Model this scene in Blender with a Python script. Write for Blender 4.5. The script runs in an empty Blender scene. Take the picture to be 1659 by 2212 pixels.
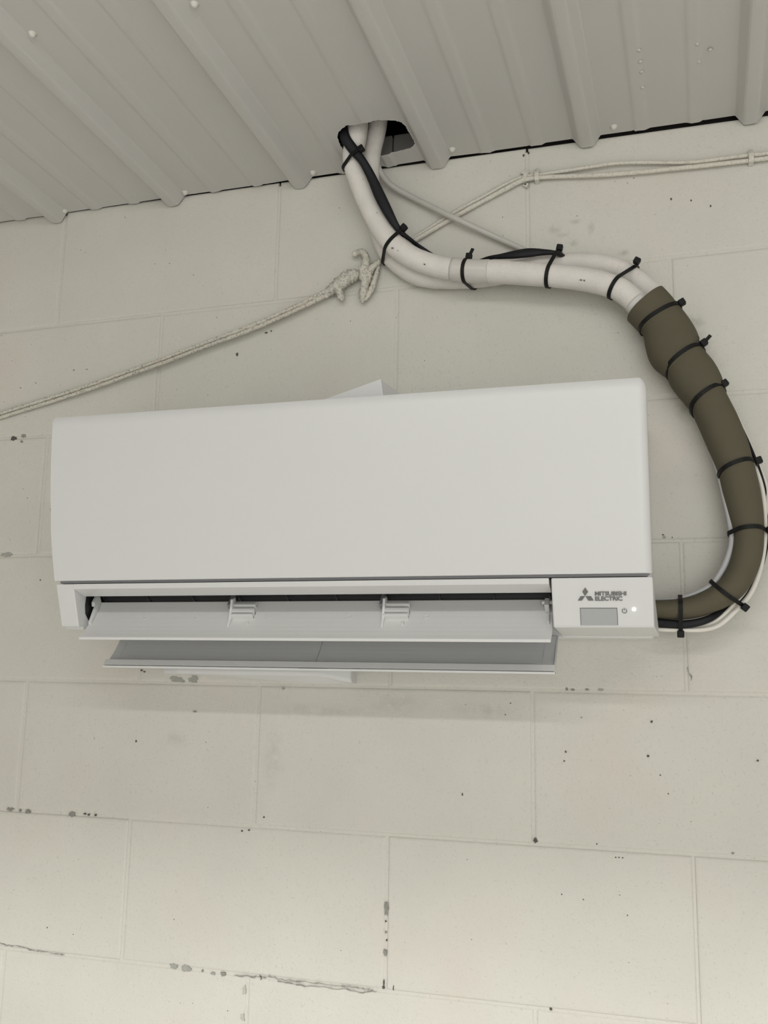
import bpy, bmesh, math, random
from mathutils import Vector, Matrix

random.seed(7)
scene = bpy.context.scene
col = scene.collection

# ------------------------------------------------------------------ measurements (metres, floor at z = 0, wall face at y = 0)
DATA = {
 'pipe_a': [[0.1615, -0.085, 2.495, 0.0161, 0.0161], [0.161, -0.085, 2.4566, 0.016, 0.016], [0.156, -0.08, 2.4148, 0.016, 0.016], [0.1465, -0.066, 2.3826, 0.0154, 0.0154], [0.1559, -0.056, 2.3474, 0.0161, 0.0161], [0.1679, -0.05, 2.3164, 0.0161, 0.0161], [0.1873, -0.049, 2.277, 0.0163, 0.0163], [0.2086, -0.049, 2.2463, 0.0161, 0.0161], [0.2345, -0.049, 2.2242, 0.016, 0.016], [0.2619, -0.049, 2.2095, 0.0159, 0.0159], [0.2931, -0.049, 2.1982, 0.0161, 0.0161], [0.3264, -0.049, 2.1909, 0.0163, 0.0163], [0.3586, -0.049, 2.1867, 0.0165, 0.0165], [0.4067, -0.049, 2.178, 0.0164, 0.0164], [0.4447, -0.049, 2.1711, 0.0162, 0.0162], [0.4758, -0.049, 2.1636, 0.0161, 0.0161], [0.5076, -0.049, 2.1534, 0.016, 0.016], [0.5327, -0.049, 2.1407, 0.0158, 0.0158], [0.5576, -0.049, 2.1148, 0.0154, 0.0154], [0.5761, -0.049, 2.0879, 0.0143, 0.0143]],
 'pipe_b': [[0.1875, -0.06, 2.5072, 0.0134, 0.0134], [0.1868, -0.06, 2.4684, 0.0134, 0.0134], [0.1801, -0.055, 2.4324, 0.0141, 0.0141], [0.1681, -0.04, 2.406, 0.0142, 0.0142], [0.1627, -0.03, 2.3738, 0.0143, 0.0143], [0.1654, -0.024, 2.3381, 0.015, 0.015], [0.1748, -0.0175, 2.2942, 0.0156, 0.0156], [0.1918, -0.0175, 2.2504, 0.0162, 0.0162], [0.2213, -0.0175, 2.2194, 0.016, 0.016], [0.2545, -0.0175, 2.2032, 0.0159, 0.0159], [0.3065, -0.0175, 2.1962, 0.0157, 0.0157], [0.354, -0.0175, 2.1961, 0.0156, 0.0156], [0.4027, -0.0175, 2.2009, 0.0148, 0.0148], [0.4419, -0.0175, 2.2022, 0.0147, 0.0147], [0.4739, -0.0175, 2.2008, 0.0146, 0.0146], [0.5067, -0.0175, 2.195, 0.0144, 0.0144], [0.5351, -0.0175, 2.1821, 0.0143, 0.0143], [0.5614, -0.0175, 2.1592, 0.0149, 0.0149], [0.5805, -0.0175, 2.1348, 0.0148, 0.0148], [0.5917, -0.024, 2.1028, 0.0127, 0.0127]],
 'sleeve': [[0.5644, -0.04, 2.1211, 0.0313, 0.03], [0.5702, -0.04, 2.1138, 0.0312, 0.03], [0.5772, -0.04, 2.1045, 0.0308, 0.03], [0.5847, -0.04, 2.0952, 0.0295, 0.03], [0.5909, -0.04, 2.0815, 0.0319, 0.03], [0.5958, -0.04, 2.0666, 0.0343, 0.03], [0.6, -0.04, 2.0519, 0.0348, 0.03], [0.6062, -0.04, 2.0416, 0.0322, 0.03], [0.6129, -0.04, 2.0333, 0.0287, 0.03], [0.6211, -0.04, 2.0172, 0.0308, 0.03], [0.6298, -0.04, 2.0006, 0.0297, 0.03], [0.6351, -0.04, 1.9881, 0.0269, 0.03], [0.6399, -0.04, 1.9776, 0.0244, 0.03], [0.6524, -0.04, 1.9454, 0.0248, 0.03], [0.6619, -0.04, 1.9163, 0.0243, 0.03], [0.6696, -0.04, 1.8864, 0.0227, 0.03], [0.6744, -0.04, 1.8569, 0.0229, 0.03], [0.6785, -0.04, 1.8266, 0.0216, 0.03], [0.6806, -0.04, 1.7997, 0.0188, 0.03], [0.6778, -0.04, 1.776, 0.0188, 0.03], [0.6707, -0.04, 1.7537, 0.0181, 0.03], [0.6589, -0.04, 1.7345, 0.017, 0.03], [0.6423, -0.04, 1.7212, 0.0158, 0.03], [0.6179, -0.04, 1.7102, 0.0144, 0.03], [0.5952, -0.04, 1.7055, 0.0133, 0.03], [0.5725, -0.04, 1.705, 0.0122, 0.03], [0.5525, -0.04, 1.7057, 0.0113, 0.03]],
 'wire_ab': [[0.411, -0.036, 2.1959, 0.0017, 0.0017], [0.4568, -0.038, 2.1885, 0.0023, 0.0023], [0.5014, -0.041, 2.1753, 0.0026, 0.0026], [0.5323, -0.043, 2.1595, 0.0029, 0.0029], [0.5546, -0.045, 2.1381, 0.0028, 0.0028], [0.5763, -0.044, 2.1136, 0.0025, 0.0025]],
 'clear_hose': [[0.1742, -0.045, 2.5038, 0.0047, 0.0047], [0.1719, -0.042, 2.4276, 0.0046, 0.0046], [0.1707, -0.034, 2.4053, 0.0046, 0.0046], [0.1721, -0.028, 2.3953, 0.0046, 0.0046], [0.1804, -0.022, 2.3765, 0.0046, 0.0046], [0.1959, -0.018, 2.3587, 0.0046, 0.0046], [0.2231, -0.014, 2.3402, 0.0046, 0.0046], [0.2566, -0.016, 2.3172, 0.0046, 0.0046], [0.2954, -0.02, 2.2913, 0.0045, 0.0045], [0.3405, -0.014, 2.2657, 0.0045, 0.0045], [0.3786, -0.012, 2.2437, 0.0044, 0.0044], [0.4013, -0.01, 2.2311, 0.0044, 0.0044], [0.4345, -0.009, 2.2112, 0.0044, 0.0044]],
 'black_top': [[0.1398, -0.098, 2.4518, 0.0062, 0.0035], [0.14, -0.096, 2.4227, 0.0069, 0.0035], [0.1435, -0.094, 2.4022, 0.0076, 0.0035], [0.155, -0.088, 2.3844, 0.0076, 0.0035], [0.1675, -0.083, 2.3675, 0.0062, 0.0035], [0.1788, -0.076, 2.3459, 0.0069, 0.0035], [0.1915, -0.071, 2.3156, 0.0082, 0.0035], [0.203, -0.067, 2.2911, 0.0075, 0.0035], [0.2132, -0.062, 2.2717, 0.0055, 0.0035], [0.2216, -0.053, 2.2612, 0.0038, 0.0035], [0.2325, -0.04, 2.2544, 0.0028, 0.0035], [0.2427, -0.024, 2.2497, 0.0028, 0.0035], [0.2771, -0.012, 2.2283, 0.0035, 0.0035], [0.3197, -0.014, 2.2204, 0.0031, 0.0035], [0.3496, -0.035, 2.2154, 0.0024, 0.0035], [0.3666, -0.04, 2.2133, 0.0037, 0.0035], [0.387, -0.043, 2.2124, 0.006, 0.0035], [0.4068, -0.043, 2.2129, 0.0066, 0.0035], [0.4264, -0.042, 2.2118, 0.0046, 0.0035], [0.4463, -0.04, 2.2084, 0.0029, 0.0035], [0.4674, -0.008, 2.2079, 0.0027, 0.0035], [0.5059, -0.006, 2.1876, 0.0026, 0.0035]],
 'black_low': [[0.5538, -0.05, 1.6878, 0.0056, 0.004], [0.5697, -0.05, 1.6872, 0.0056, 0.004], [0.5943, -0.052, 1.6854, 0.0053, 0.004], [0.6139, -0.05, 1.6878, 0.005, 0.004], [0.6308, -0.048, 1.6938, 0.0044, 0.004], [0.6467, -0.036, 1.7039, 0.0032, 0.004], [0.6624, -0.024, 1.7142, 0.0027, 0.004], [0.6736, -0.02, 1.7233, 0.0027, 0.004], [0.6873, -0.02, 1.7428, 0.0027, 0.004], [0.6965, -0.02, 1.7622, 0.0027, 0.004], [0.7026, -0.02, 1.7842, 0.0027, 0.004], [0.7059, -0.02, 1.8051, 0.0024, 0.004], [0.7071, -0.02, 1.8293, 0.0024, 0.004], [0.7053, -0.02, 1.8597, 0.0024, 0.004], [0.6999, -0.02, 1.8876, 0.0021, 0.004], [0.6897, -0.014, 1.9238, 0.0021, 0.004], [0.6758, -0.01, 1.9636, 0.0019, 0.004]],
 'white_1': [[0.5535, -0.048, 1.6797, 0.0027, 0.0027], [0.5705, -0.048, 1.6792, 0.0026, 0.0026], [0.5941, -0.05, 1.6785, 0.0026, 0.0026], [0.622, -0.045, 1.6794, 0.0029, 0.0029], [0.6424, -0.04, 1.6862, 0.0029, 0.0029], [0.663, -0.04, 1.7053, 0.0032, 0.0032], [0.6792, -0.04, 1.7238, 0.0032, 0.0032], [0.6914, -0.04, 1.7511, 0.0032, 0.0032], [0.6983, -0.04, 1.7815, 0.0032, 0.0032], [0.7013, -0.04, 1.8081, 0.0029, 0.0029], [0.7017, -0.04, 1.8379, 0.0029, 0.0029], [0.6996, -0.04, 1.862, 0.0027, 0.0027], [0.6945, -0.036, 1.8861, 0.0024, 0.0024], [0.6896, -0.03, 1.9012, 0.0021, 0.0021], [0.6806, -0.024, 1.9405, 0.0021, 0.0021], [0.6724, -0.02, 1.9674, 0.0018, 0.0018], [0.6594, -0.015, 1.9953, 0.0019, 0.0019]],
 'white_2': [[0.5535, -0.036, 1.6828, 0.0024, 0.0024], [0.5706, -0.036, 1.6822, 0.0024, 0.0024], [0.5944, -0.038, 1.6815, 0.0024, 0.0024], [0.6196, -0.04, 1.6838, 0.0023, 0.0023], [0.6394, -0.04, 1.6926, 0.0023, 0.0023], [0.6583, -0.04, 1.71, 0.0023, 0.0023], [0.6756, -0.035, 1.7307, 0.0023, 0.0023], [0.6888, -0.03, 1.7576, 0.0024, 0.0024], [0.6962, -0.03, 1.7859, 0.0024, 0.0024], [0.7002, -0.03, 1.8097, 0.0024, 0.0024], [0.7059, -0.025, 1.8375, 0.0024, 0.0024], [0.7077, -0.02, 1.8627, 0.0024, 0.0024], [0.702, -0.016, 1.8884, 0.0024, 0.0024], [0.6901, -0.012, 1.9274, 0.0021, 0.0021], [0.6758, -0.012, 1.9663, 0.0022, 0.0022]],
 'inner_tube': [[0.5545, -0.045, 1.7142, 0.003, 0.003], [0.5706, -0.046, 1.7152, 0.003, 0.003], [0.5973, -0.047, 1.7191, 0.0032, 0.0032], [0.6296, -0.048, 1.7322, 0.0035, 0.0035], [0.6465, -0.048, 1.7526, 0.0038, 0.0038], [0.6568, -0.048, 1.7754, 0.0038, 0.0038], [0.6604, -0.048, 1.793, 0.0035, 0.0035], [0.6592, -0.048, 1.8151, 0.0035, 0.0035], [0.6549, -0.046, 1.8414, 0.003, 0.003], [0.6501, -0.042, 1.8685, 0.0024, 0.0024], [0.6451, -0.038, 1.8923, 0.0018, 0.0018], [0.6384, -0.032, 1.917, 0.0015, 0.0015], [0.6334, -0.024, 1.9433, 0.0015, 0.0015], [0.63, -0.02, 1.9701, 0.0015, 0.0015]],
 'cable_left': [[[-0.548, -0.006, 2.0286, 0.0032, 0.0032], [-0.4927, -0.007, 2.042, 0.0031, 0.0031], [-0.4471, -0.008, 2.0518, 0.0031, 0.0031], [-0.3969, -0.01, 2.0615, 0.0031, 0.0031], [-0.3146, -0.014, 2.0784, 0.003, 0.003], [-0.2402, -0.016, 2.0966, 0.003, 0.003], [-0.179, -0.018, 2.1114, 0.003, 0.003], [-0.1122, -0.018, 2.1306, 0.0029, 0.0029], [-0.0339, -0.017, 2.1525, 0.0033, 0.0033], [0.0363, -0.016, 2.1768, 0.0032, 0.0032], [0.0839, -0.014, 2.1964, 0.0036, 0.0036], [0.1033, -0.014, 2.2058, 0.0036, 0.0036]], [[-0.5462, -0.005, 2.0222, 0.0032, 0.0032], [-0.491, -0.006, 2.0357, 0.0031, 0.0031], [-0.4454, -0.007, 2.0455, 0.0031, 0.0031], [-0.3953, -0.009, 2.0553, 0.0031, 0.0031], [-0.313, -0.013, 2.0722, 0.003, 0.003], [-0.2387, -0.015, 2.0905, 0.003, 0.003], [-0.1775, -0.017, 2.1054, 0.003, 0.003], [-0.1108, -0.017, 2.1247, 0.0029, 0.0029], [-0.0325, -0.016, 2.1466, 0.0033, 0.0033], [0.0377, -0.015, 2.171, 0.0032, 0.0032], [0.0852, -0.013, 2.1906, 0.0036, 0.0036], [0.1046, -0.013, 2.2, 0.0036, 0.0036]]],
 'cable_right': [[[0.2118, -0.006, 2.2633, 0.0032, 0.0032], [0.2288, -0.007, 2.2699, 0.0035, 0.0035], [0.2612, -0.007, 2.2863, 0.0035, 0.0035], [0.2969, -0.007, 2.3037, 0.0035, 0.0035], [0.3393, -0.007, 2.323, 0.0035, 0.0035], [0.3743, -0.007, 2.3385, 0.0038, 0.0038], [0.3937, -0.007, 2.3463, 0.0038, 0.0038], [0.4157, -0.007, 2.3477, 0.0034, 0.0034], [0.4563, -0.007, 2.3442, 0.0034, 0.0034], [0.5094, -0.008, 2.3383, 0.0034, 0.0034], [0.5613, -0.007, 2.3358, 0.0033, 0.0033], [0.6059, -0.007, 2.3344, 0.0033, 0.0033], [0.6497, -0.007, 2.3331, 0.0033, 0.0033], [0.6927, -0.007, 2.3325, 0.0032, 0.0032], [0.738, -0.007, 2.3321, 0.0032, 0.0032], [0.794, -0.007, 2.3314, 0.0032, 0.0032]], [[0.2115, -0.005, 2.2684, 0.0028, 0.0028], [0.2246, -0.005, 2.2744, 0.0028, 0.0028], [0.2571, -0.005, 2.2916, 0.0028, 0.0028], [0.2929, -0.005, 2.3105, 0.0028, 0.0028], [0.3354, -0.005, 2.3298, 0.0028, 0.0028], [0.3705, -0.005, 2.3454, 0.0028, 0.0028], [0.3934, -0.005, 2.3527, 0.0028, 0.0028], [0.4155, -0.005, 2.3533, 0.0028, 0.0028], [0.4428, -0.006, 2.3533, 0.0027, 0.0027], [0.4833, -0.008, 2.353, 0.0027, 0.0027], [0.5294, -0.008, 2.3537, 0.0027, 0.0027], [0.5746, -0.007, 2.3491, 0.0027, 0.0027], [0.6063, -0.006, 2.3447, 0.0026, 0.0026], [0.6314, -0.005, 2.3419, 0.003, 0.003], [0.6563, -0.005, 2.3411, 0.0033, 0.0033], [0.6932, -0.005, 2.3413, 0.0032, 0.0032], [0.7386, -0.005, 2.3402, 0.0032, 0.0032], [0.7949, -0.005, 2.3408, 0.0032, 0.0032]]],
 'knot': [[[0.0863, -0.01, 2.1956, 0.0057, 0.0057], [0.0982, -0.012, 2.2003, 0.0079, 0.0079], [0.1086, -0.014, 2.206, 0.01, 0.01], [0.1189, -0.014, 2.2132, 0.0107, 0.0107], [0.1296, -0.013, 2.2194, 0.0107, 0.0107], [0.1375, -0.012, 2.222, 0.0085, 0.0085], [0.1428, -0.01, 2.2238, 0.0057, 0.0057]], [[0.1062, -0.012, 2.2117, 0.0043, 0.0043], [0.1117, -0.014, 2.2011, 0.0057, 0.0057], [0.1142, -0.014, 2.1918, 0.0053, 0.0053], [0.1163, -0.013, 2.1852, 0.005, 0.005], [0.1168, -0.012, 2.1818, 0.0028, 0.0028]], [[0.1352, -0.01, 2.2574, 0.0032, 0.0032], [0.1414, -0.013, 2.2583, 0.0043, 0.0043], [0.1507, -0.016, 2.2544, 0.005, 0.005], [0.1559, -0.018, 2.246, 0.005, 0.005], [0.1557, -0.019, 2.235, 0.0064, 0.0064], [0.1527, -0.018, 2.2252, 0.0071, 0.0071], [0.1534, -0.017, 2.2135, 0.0071, 0.0071], [0.1567, -0.015, 2.2035, 0.0056, 0.0056]], [[0.1816, -0.01, 2.246, 0.0028, 0.0028], [0.1757, -0.012, 2.2397, 0.0039, 0.0039], [0.1676, -0.014, 2.2329, 0.0046, 0.0046], [0.1621, -0.015, 2.2255, 0.005, 0.005], [0.159, -0.016, 2.2149, 0.0056, 0.0056], [0.1545, -0.015, 2.2038, 0.0064, 0.0064], [0.1515, -0.014, 2.191, 0.0064, 0.0064], [0.1496, -0.012, 2.1801, 0.0042, 0.0042], [0.1487, -0.011, 2.1761, 0.0021, 0.0021]], [[0.173, -0.008, 2.2411, 0.0025, 0.0025], [0.1721, -0.009, 2.2301, 0.0032, 0.0032], [0.1704, -0.01, 2.2193, 0.0035, 0.0035], [0.1672, -0.011, 2.2087, 0.0042, 0.0042], [0.1644, -0.011, 2.1984, 0.0042, 0.0042], [0.1587, -0.011, 2.1885, 0.0042, 0.0042], [0.152, -0.01, 2.1791, 0.0028, 0.0028]]],
 'marks': [[0.2107, -0.0634, 2.2334], [0.2193, -0.0634, 2.2287], [0.2249, -0.0634, 2.2259], [0.2292, -0.0634, 2.2232], [0.2557, -0.0634, 2.2087], [0.2592, -0.0634, 2.2026], [0.2627, -0.0634, 2.2058], [0.2668, -0.0634, 2.2032], [0.4806, -0.0634, 2.1548], [0.4849, -0.0634, 2.1537]],
 'knot_ball': [0.1359, -0.012, 2.2564],
 'knot_ball2': [0.0931, -0.018, 2.1893],
 'ties': [{"a": [0.1345, -0.06, 2.3702], "b": [0.1628, -0.06, 2.386], "hd": 0.034, "lean": -0.004, "tail": None}, {"a": [0.1912, -0.04, 2.2378], "b": [0.2209, -0.04, 2.2676], "hd": 0.027, "lean": -0.006, "tail": None}, {"a": [0.3174, -0.034, 2.1778], "b": [0.3242, -0.034, 2.2166], "hd": 0.032, "lean": 0.004, "tail": [1, -0.012]}, {"a": [0.4362, -0.036, 2.1652], "b": [0.4472, -0.036, 2.2094], "hd": 0.029, "lean": 0.003, "tail": None}, {"a": [0.5228, -0.036, 2.1383], "b": [0.5487, -0.036, 2.1785], "hd": 0.029, "lean": 0.003, "tail": None}, {"a": [0.5597, -0.04, 2.0856], "b": [0.605, -0.04, 2.1098], "hd": 0.033, "lean": 0.001, "tail": None}, {"a": [0.593, -0.04, 2.02], "b": [0.631, -0.04, 2.0454], "hd": 0.033, "lean": 0.007, "tail": [1, 0.01]}, {"a": [0.621, -0.04, 1.9662], "b": [0.6554, -0.04, 1.9892], "hd": 0.033, "lean": 0.007, "tail": None}, {"a": [0.6505, -0.04, 1.8762], "b": [0.6961, -0.04, 1.8919], "hd": 0.033, "lean": 0.006, "tail": None}, {"a": [0.6634, -0.04, 1.7995], "b": [0.7059, -0.04, 1.802], "hd": 0.033, "lean": 0.005, "tail": None}, {"a": [0.6379, -0.041, 1.7376], "b": [0.6666, -0.041, 1.7133], "hd": 0.033, "lean": -0.005, "tail": None}, {"a": [0.5951, -0.044, 1.7206], "b": [0.5943, -0.044, 1.6806], "hd": 0.033, "lean": 0, "tail": None}],
 'clips': [[0.4156, -0.006, 2.3505], [0.7124, -0.006, 2.3365], [0.3976, -0.005, 2.3484]],
 'hole': [[0.1302, -0.0924], [0.1358, -0.1038], [0.1413, -0.1093], [0.1517, -0.117], [0.1606, -0.1158], [0.1705, -0.1156], [0.178, -0.1193], [0.1848, -0.1187], [0.1934, -0.1193], [0.2009, -0.1185], [0.2181, -0.113], [0.2263, -0.1099], [0.2308, -0.1059], [0.234, -0.0995], [0.2361, -0.0945], [0.2368, -0.0864], [0.2377, -0.0775], [0.2384, -0.0628], [0.239, -0.0508], [0.2352, -0.0445], [0.2297, -0.0398], [0.2108, -0.0372], [0.1934, -0.0354], [0.1743, -0.0333], [0.1557, -0.0311], [0.1398, -0.0401], [0.1295, -0.0613], [0.1281, -0.0702], [0.1287, -0.0809]],
 'screws': [[-0.1779, -0.3971], [0.0481, -0.3911], [-0.3958, -0.0094], [-0.1638, -0.0121], [0.063, -0.0153], [0.2903, -0.0222], [0.5286, -0.0195]],
 'dimples': [[0.5671, -0.1764], [0.5684, -0.1538], [0.5697, -0.1331], [0.5703, -0.1003], [0.6384, -0.1694], [0.6419, -0.1349], [0.6547, -0.1548]],
 'emblem': [[[0.486, -0.1734, 1.7212], [0.4892, -0.1716, 1.7164], [0.4855, -0.1699, 1.7115], [0.4825, -0.1717, 1.7164]], [[0.4802, -0.1698, 1.7113], [0.4852, -0.1698, 1.7112], [0.4817, -0.168, 1.7064], [0.4769, -0.168, 1.7064]], [[0.4861, -0.1698, 1.7112], [0.4922, -0.1698, 1.7112], [0.4951, -0.168, 1.7063], [0.4891, -0.168, 1.7063]]],
 'lettering': [[[0.497, -0.1718, 1.7167], [0.5329, -0.1717, 1.7166], [0.5327, -0.17, 1.7118], [0.4967, -0.17, 1.7119]], [[0.497, -0.1697, 1.711], [0.5282, -0.1697, 1.711], [0.5282, -0.1679, 1.7061], [0.4968, -0.1679, 1.7061]]],
 'logo': {"top": [0.4865, -0.1736, 1.7217], "left": [0.4767, -0.168, 1.7064], "right": [0.4954, -0.168, 1.7063], "mid": [0.486, -0.1698, 1.7114], "dl": [0.483, -0.1715, 1.7159], "text_tl": [0.4967, -0.1717, 1.7166], "text_tr": [0.5328, -0.1716, 1.7163], "text_bl": [0.4962, -0.168, 1.7063], "text2_r": [0.5282, -0.1679, 1.7061], "win_tl": [0.4795, -0.1647, 1.6974], "win_tr": [0.5211, -0.1647, 1.6972], "win_bl": [0.4796, -0.1578, 1.6781], "win_br": [0.5213, -0.1578, 1.6782], "power": [0.5299, -0.1637, 1.6945], "led": [0.5407, -0.1643, 1.6961]},
 'chips': [[-0.4661, 0.0, 1.9995, 0.01014, 0.00936, 0], [-0.4464, 0.0, 2.0032, 0.01088, 0.00622, 1], [-0.449, 0.0, 1.993, 0.00621, 0.00544, 1], [-0.4583, 0.0, 1.8028, 0.02589, 0.00838, 2], [-0.1343, 0.0, 1.6051, 0.02661, 0.01191, 2], [-0.1073, 0.0, 1.6055, 0.01672, 0.01184, 2], [-0.1959, 0.0, 1.618, 0.00497, 0.00284, 0], [-0.191, 0.0, 1.616, 0.00567, 0.00284, 0], [-0.4103, 0.0, 1.4019, 0.0144, 0.00576, 1], [-0.3925, 0.0, 1.4008, 0.00502, 0.00431, 1], [-0.3782, 0.0, 1.4001, 0.01145, 0.00572, 1], [-0.3, 0.0, 1.4003, 0.01128, 0.00916, 1], [-0.2775, 0.0, 1.4022, 0.00421, 0.00281, 0], [-0.271, 0.0, 1.4012, 0.00421, 0.0028, 0], [-0.259, 0.0, 1.4012, 0.0035, 0.0028, 0], [0.4029, 0.0, 1.4051, 0.00549, 0.00732, 0], [0.4464, 0.0, 1.6026, 0.00435, 0.00497, 1], [0.4543, 0.0, 1.6015, 0.00558, 0.0031, 1], [0.4732, 0.0, 1.6025, 0.00618, 0.00309, 1], [0.4907, 0.0, 1.6022, 0.00923, 0.00431, 2], [0.2005, 0.0, 1.3043, 0.00754, 0.01886, 1], [0.1996, 0.0, 1.2482, 0.00686, 0.00936, 1], [0.1995, 0.0, 1.2882, 0.00188, 0.00251, 0], [0.1997, 0.0, 1.274, 0.0025, 0.00313, 1], [0.2012, -0.0, 1.2642, 0.00188, 0.0025, 0], [-0.1147, 0.0, 1.2016, 0.01325, 0.00729, 2], [-0.0948, 0.0, 1.201, 0.01583, 0.00924, 2], [-0.0693, 0.0, 1.1997, 0.00262, 0.00328, 1], [-0.0526, 0.0, 1.1977, 0.0085, 0.00523, 2], [-0.0369, 0.0, 1.1986, 0.00912, 0.00652, 1], [-0.0035, 0.0, 1.1813, 0.00581, 0.01549, 3], [-0.0045, 0.0, 1.1459, 0.00771, 0.01157, 3], [0.5552, 0.0, 1.5626, 0.00362, 0.00362, 0], [0.5492, 0.0, 1.519, 0.0036, 0.003, 0], [-0.0613, 0.0, 2.1142, 0.00441, 0.00588, 0], [0.5052, 0.0, 1.3909, 0.00238, 0.00178, 0], [0.5092, 0.0, 1.3911, 0.00238, 0.00178, 0], [0.5138, -0.0, 1.3909, 0.00237, 0.00178, 0], [0.6474, 0.0, 1.4052, 0.00404, 0.00231, 1], [0.3048, 0.0, 1.4591, 0.00251, 0.00502, 0], [0.4439, 0.0, 1.5204, 0.00246, 0.00307, 0], [0.4419, 0.0, 1.5084, 0.00245, 0.00184, 0], [0.4652, 0.0, 1.5654, 0.00308, 0.00185, 1], [0.0383, 0.0, 1.5953, 0.00676, 0.00406, 2], [0.2119, 0.0, 1.2059, 0.00186, 0.00866, 0], [0.1983, 0.0, 1.2109, 0.00186, 0.00993, 0], [0.1978, 0.0, 1.2044, 0.00372, 0.00372, 0], [0.0156, 0.0, 1.4136, 0.00332, 0.00265, 0], [-0.0173, 0.0, 1.3926, 0.00333, 0.00266, 0], [-0.0065, 0.0, 1.3945, 0.00399, 0.00266, 0], [-0.1978, 0.0, 1.5122, 0.0028, 0.0035, 0], [-0.1022, 0.0, 1.5586, 0.00623, 0.00277, 1], [-0.0127, 0.0, 2.1462, 0.00585, 0.00292, 0], [-0.0041, 0.0, 2.1485, 0.00292, 0.00219, 0], [0.682, 0.0, 1.5185, 0.00291, 0.00233, 0], [0.3709, 0.0, 1.5819, 0.00189, 0.00189, 0], [-0.3903, 0.0, 1.7592, 0.00225, 0.00225, 0], [0.4202, -0.0, 1.2009, 0.00354, 0.00295, 0], [0.4028, 0.0, 2.3942, 0.00278, 0.00348, 0], [0.3951, 0.0, 2.3908, 0.00348, 0.00488, 0], [0.6045, 0.0, 2.2919, 0.00264, 0.00396, 0], [0.6569, 0.0, 2.2744, 0.0026, 0.00326, 0], [0.6313, 0.0, 2.2862, 0.00197, 0.00262, 0], [-0.2895, 0.0, 2.1081, 0.00612, 0.00306, 1], [-0.3584, 0.0, 2.111, 0.00465, 0.0031, 1], [-0.3335, 0.0, 2.1107, 0.0054, 0.00231, 1], [-0.4604, 0.0, 2.0876, 0.00393, 0.00315, 1], [-0.4307, 0.0, 2.0936, 0.00313, 0.00313, 1], [-0.3812, 0.0, 1.8754, 0.00227, 0.00227, 0], [0.5788, 0.0, 1.8053, 0.00497, 0.00497, 2], [0.5772, 0.0, 1.8085, 0.00311, 0.00186, 0], [0.5889, 0.0, 1.8045, 0.00186, 0.00186, 0]],
 'cracks': [[[-0.4083, 0.0, 1.2074], [-0.3915, 0.0, 1.2049], [-0.371, 0.0, 1.2054], [-0.3503, 0.0, 1.202], [-0.3301, 0.0, 1.2013], [-0.3116, 0.0, 1.2004], [-0.2941, 0.0, 1.2007]], [[-0.0205, 0.0, 1.1989], [-0.0029, 0.0, 1.1994], [0.0181, 0.0, 1.2003], [0.0353, 0.0, 1.2026], [0.0458, 0.0, 1.2006], [0.0732, 0.0, 1.2003], [0.107, 0.0, 1.2013], [0.1337, 0.0, 1.201], [0.1601, 0.0, 1.2013], [0.1797, 0.0, 1.2009]], [[0.0459, 0.0, 1.1976], [0.0734, 0.0, 1.1956], [0.1071, 0.0, 1.196], [0.1404, 0.0, 1.197], [0.17, 0.0, 1.1959], [0.1798, 0.0, 1.1986], [0.1895, 0.0, 1.1984]], [[0.0179, 0.0, 1.2039], [0.0223, 0.0, 1.1995], [0.0203, 0.0, 1.1969]], [[0.6021, 0.0, 1.634], [0.6034, 0.0, 1.6251], [0.6068, 0.0, 1.6222], [0.606, 0.0, 1.6163]]],
 'stains': [[0.4396, 0.0, 2.267, 0.0095, 0.0082], [0.4555, 0.0, 2.2555, 0.0149, 0.0041], [0.4673, 0.0, 2.2432, 0.0067, 0.0081], [0.4915, 0.0, 2.262, 0.0061, 0.0108], [0.4712, 0.0, 2.2747, 0.0095, 0.0041], [0.4815, 0.0, 2.225, 0.006, 0.004], [0.5386, 0.0, 2.2184, 0.0099, 0.0053], [0.6285, 0.0, 2.0985, 0.0141, 0.0256], [0.6421, 0.0, 2.0605, 0.0127, 0.019], [0.5849, 0.0, 2.0788, 0.0258, 0.0258], [0.612, 0.0, 1.9835, 0.0139, 0.019], [0.5988, 0.0, 2.0373, 0.0192, 0.0192], [0.6883, 0.0, 1.8458, 0.0073, 0.0244], [-0.0487, 0.0, 1.6804, 0.0278, 0.0209], [0.2124, 0.0, 1.5775, 0.0391, 0.013], [0.0265, 0.0, 1.4945, 0.0167, 0.0401], [-0.1309, 0.0, 1.5152, 0.0208, 0.0138], [0.1023, 0.0, 1.5652, 0.0798, 0.0093], [0.6132, 0.0, 1.7001, 0.0182, 0.0182], [0.3308, 0.0, 1.571, 0.0381, 0.0101]],
 'cam': {"loc": [0.5677, -1.3034, 1.6075], "rot": [[0.960556, 0.277498, 0.018107], [0.032112, -0.175363, 0.98398], [-0.276228, 0.944586, 0.177357]], "f": 2034.29},
}


# ------------------------------------------------------------------ camera
cam_data = bpy.data.cameras.new('camera')
cam = bpy.data.objects.new('camera', cam_data)
col.objects.link(cam)
right, up, fwd = [Vector(v) for v in DATA['cam']['rot']]
m = Matrix((right, up, -fwd)).transposed().to_4x4()
m.translation = Vector(DATA['cam']['loc'])
cam.matrix_world = m
cam_data.sensor_fit = 'VERTICAL'
cam_data.sensor_height = 24.0
cam_data.lens = DATA['cam']['f'] / 2212.0 * 24.0
cam_data.clip_start = 0.02
scene.camera = cam

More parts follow.
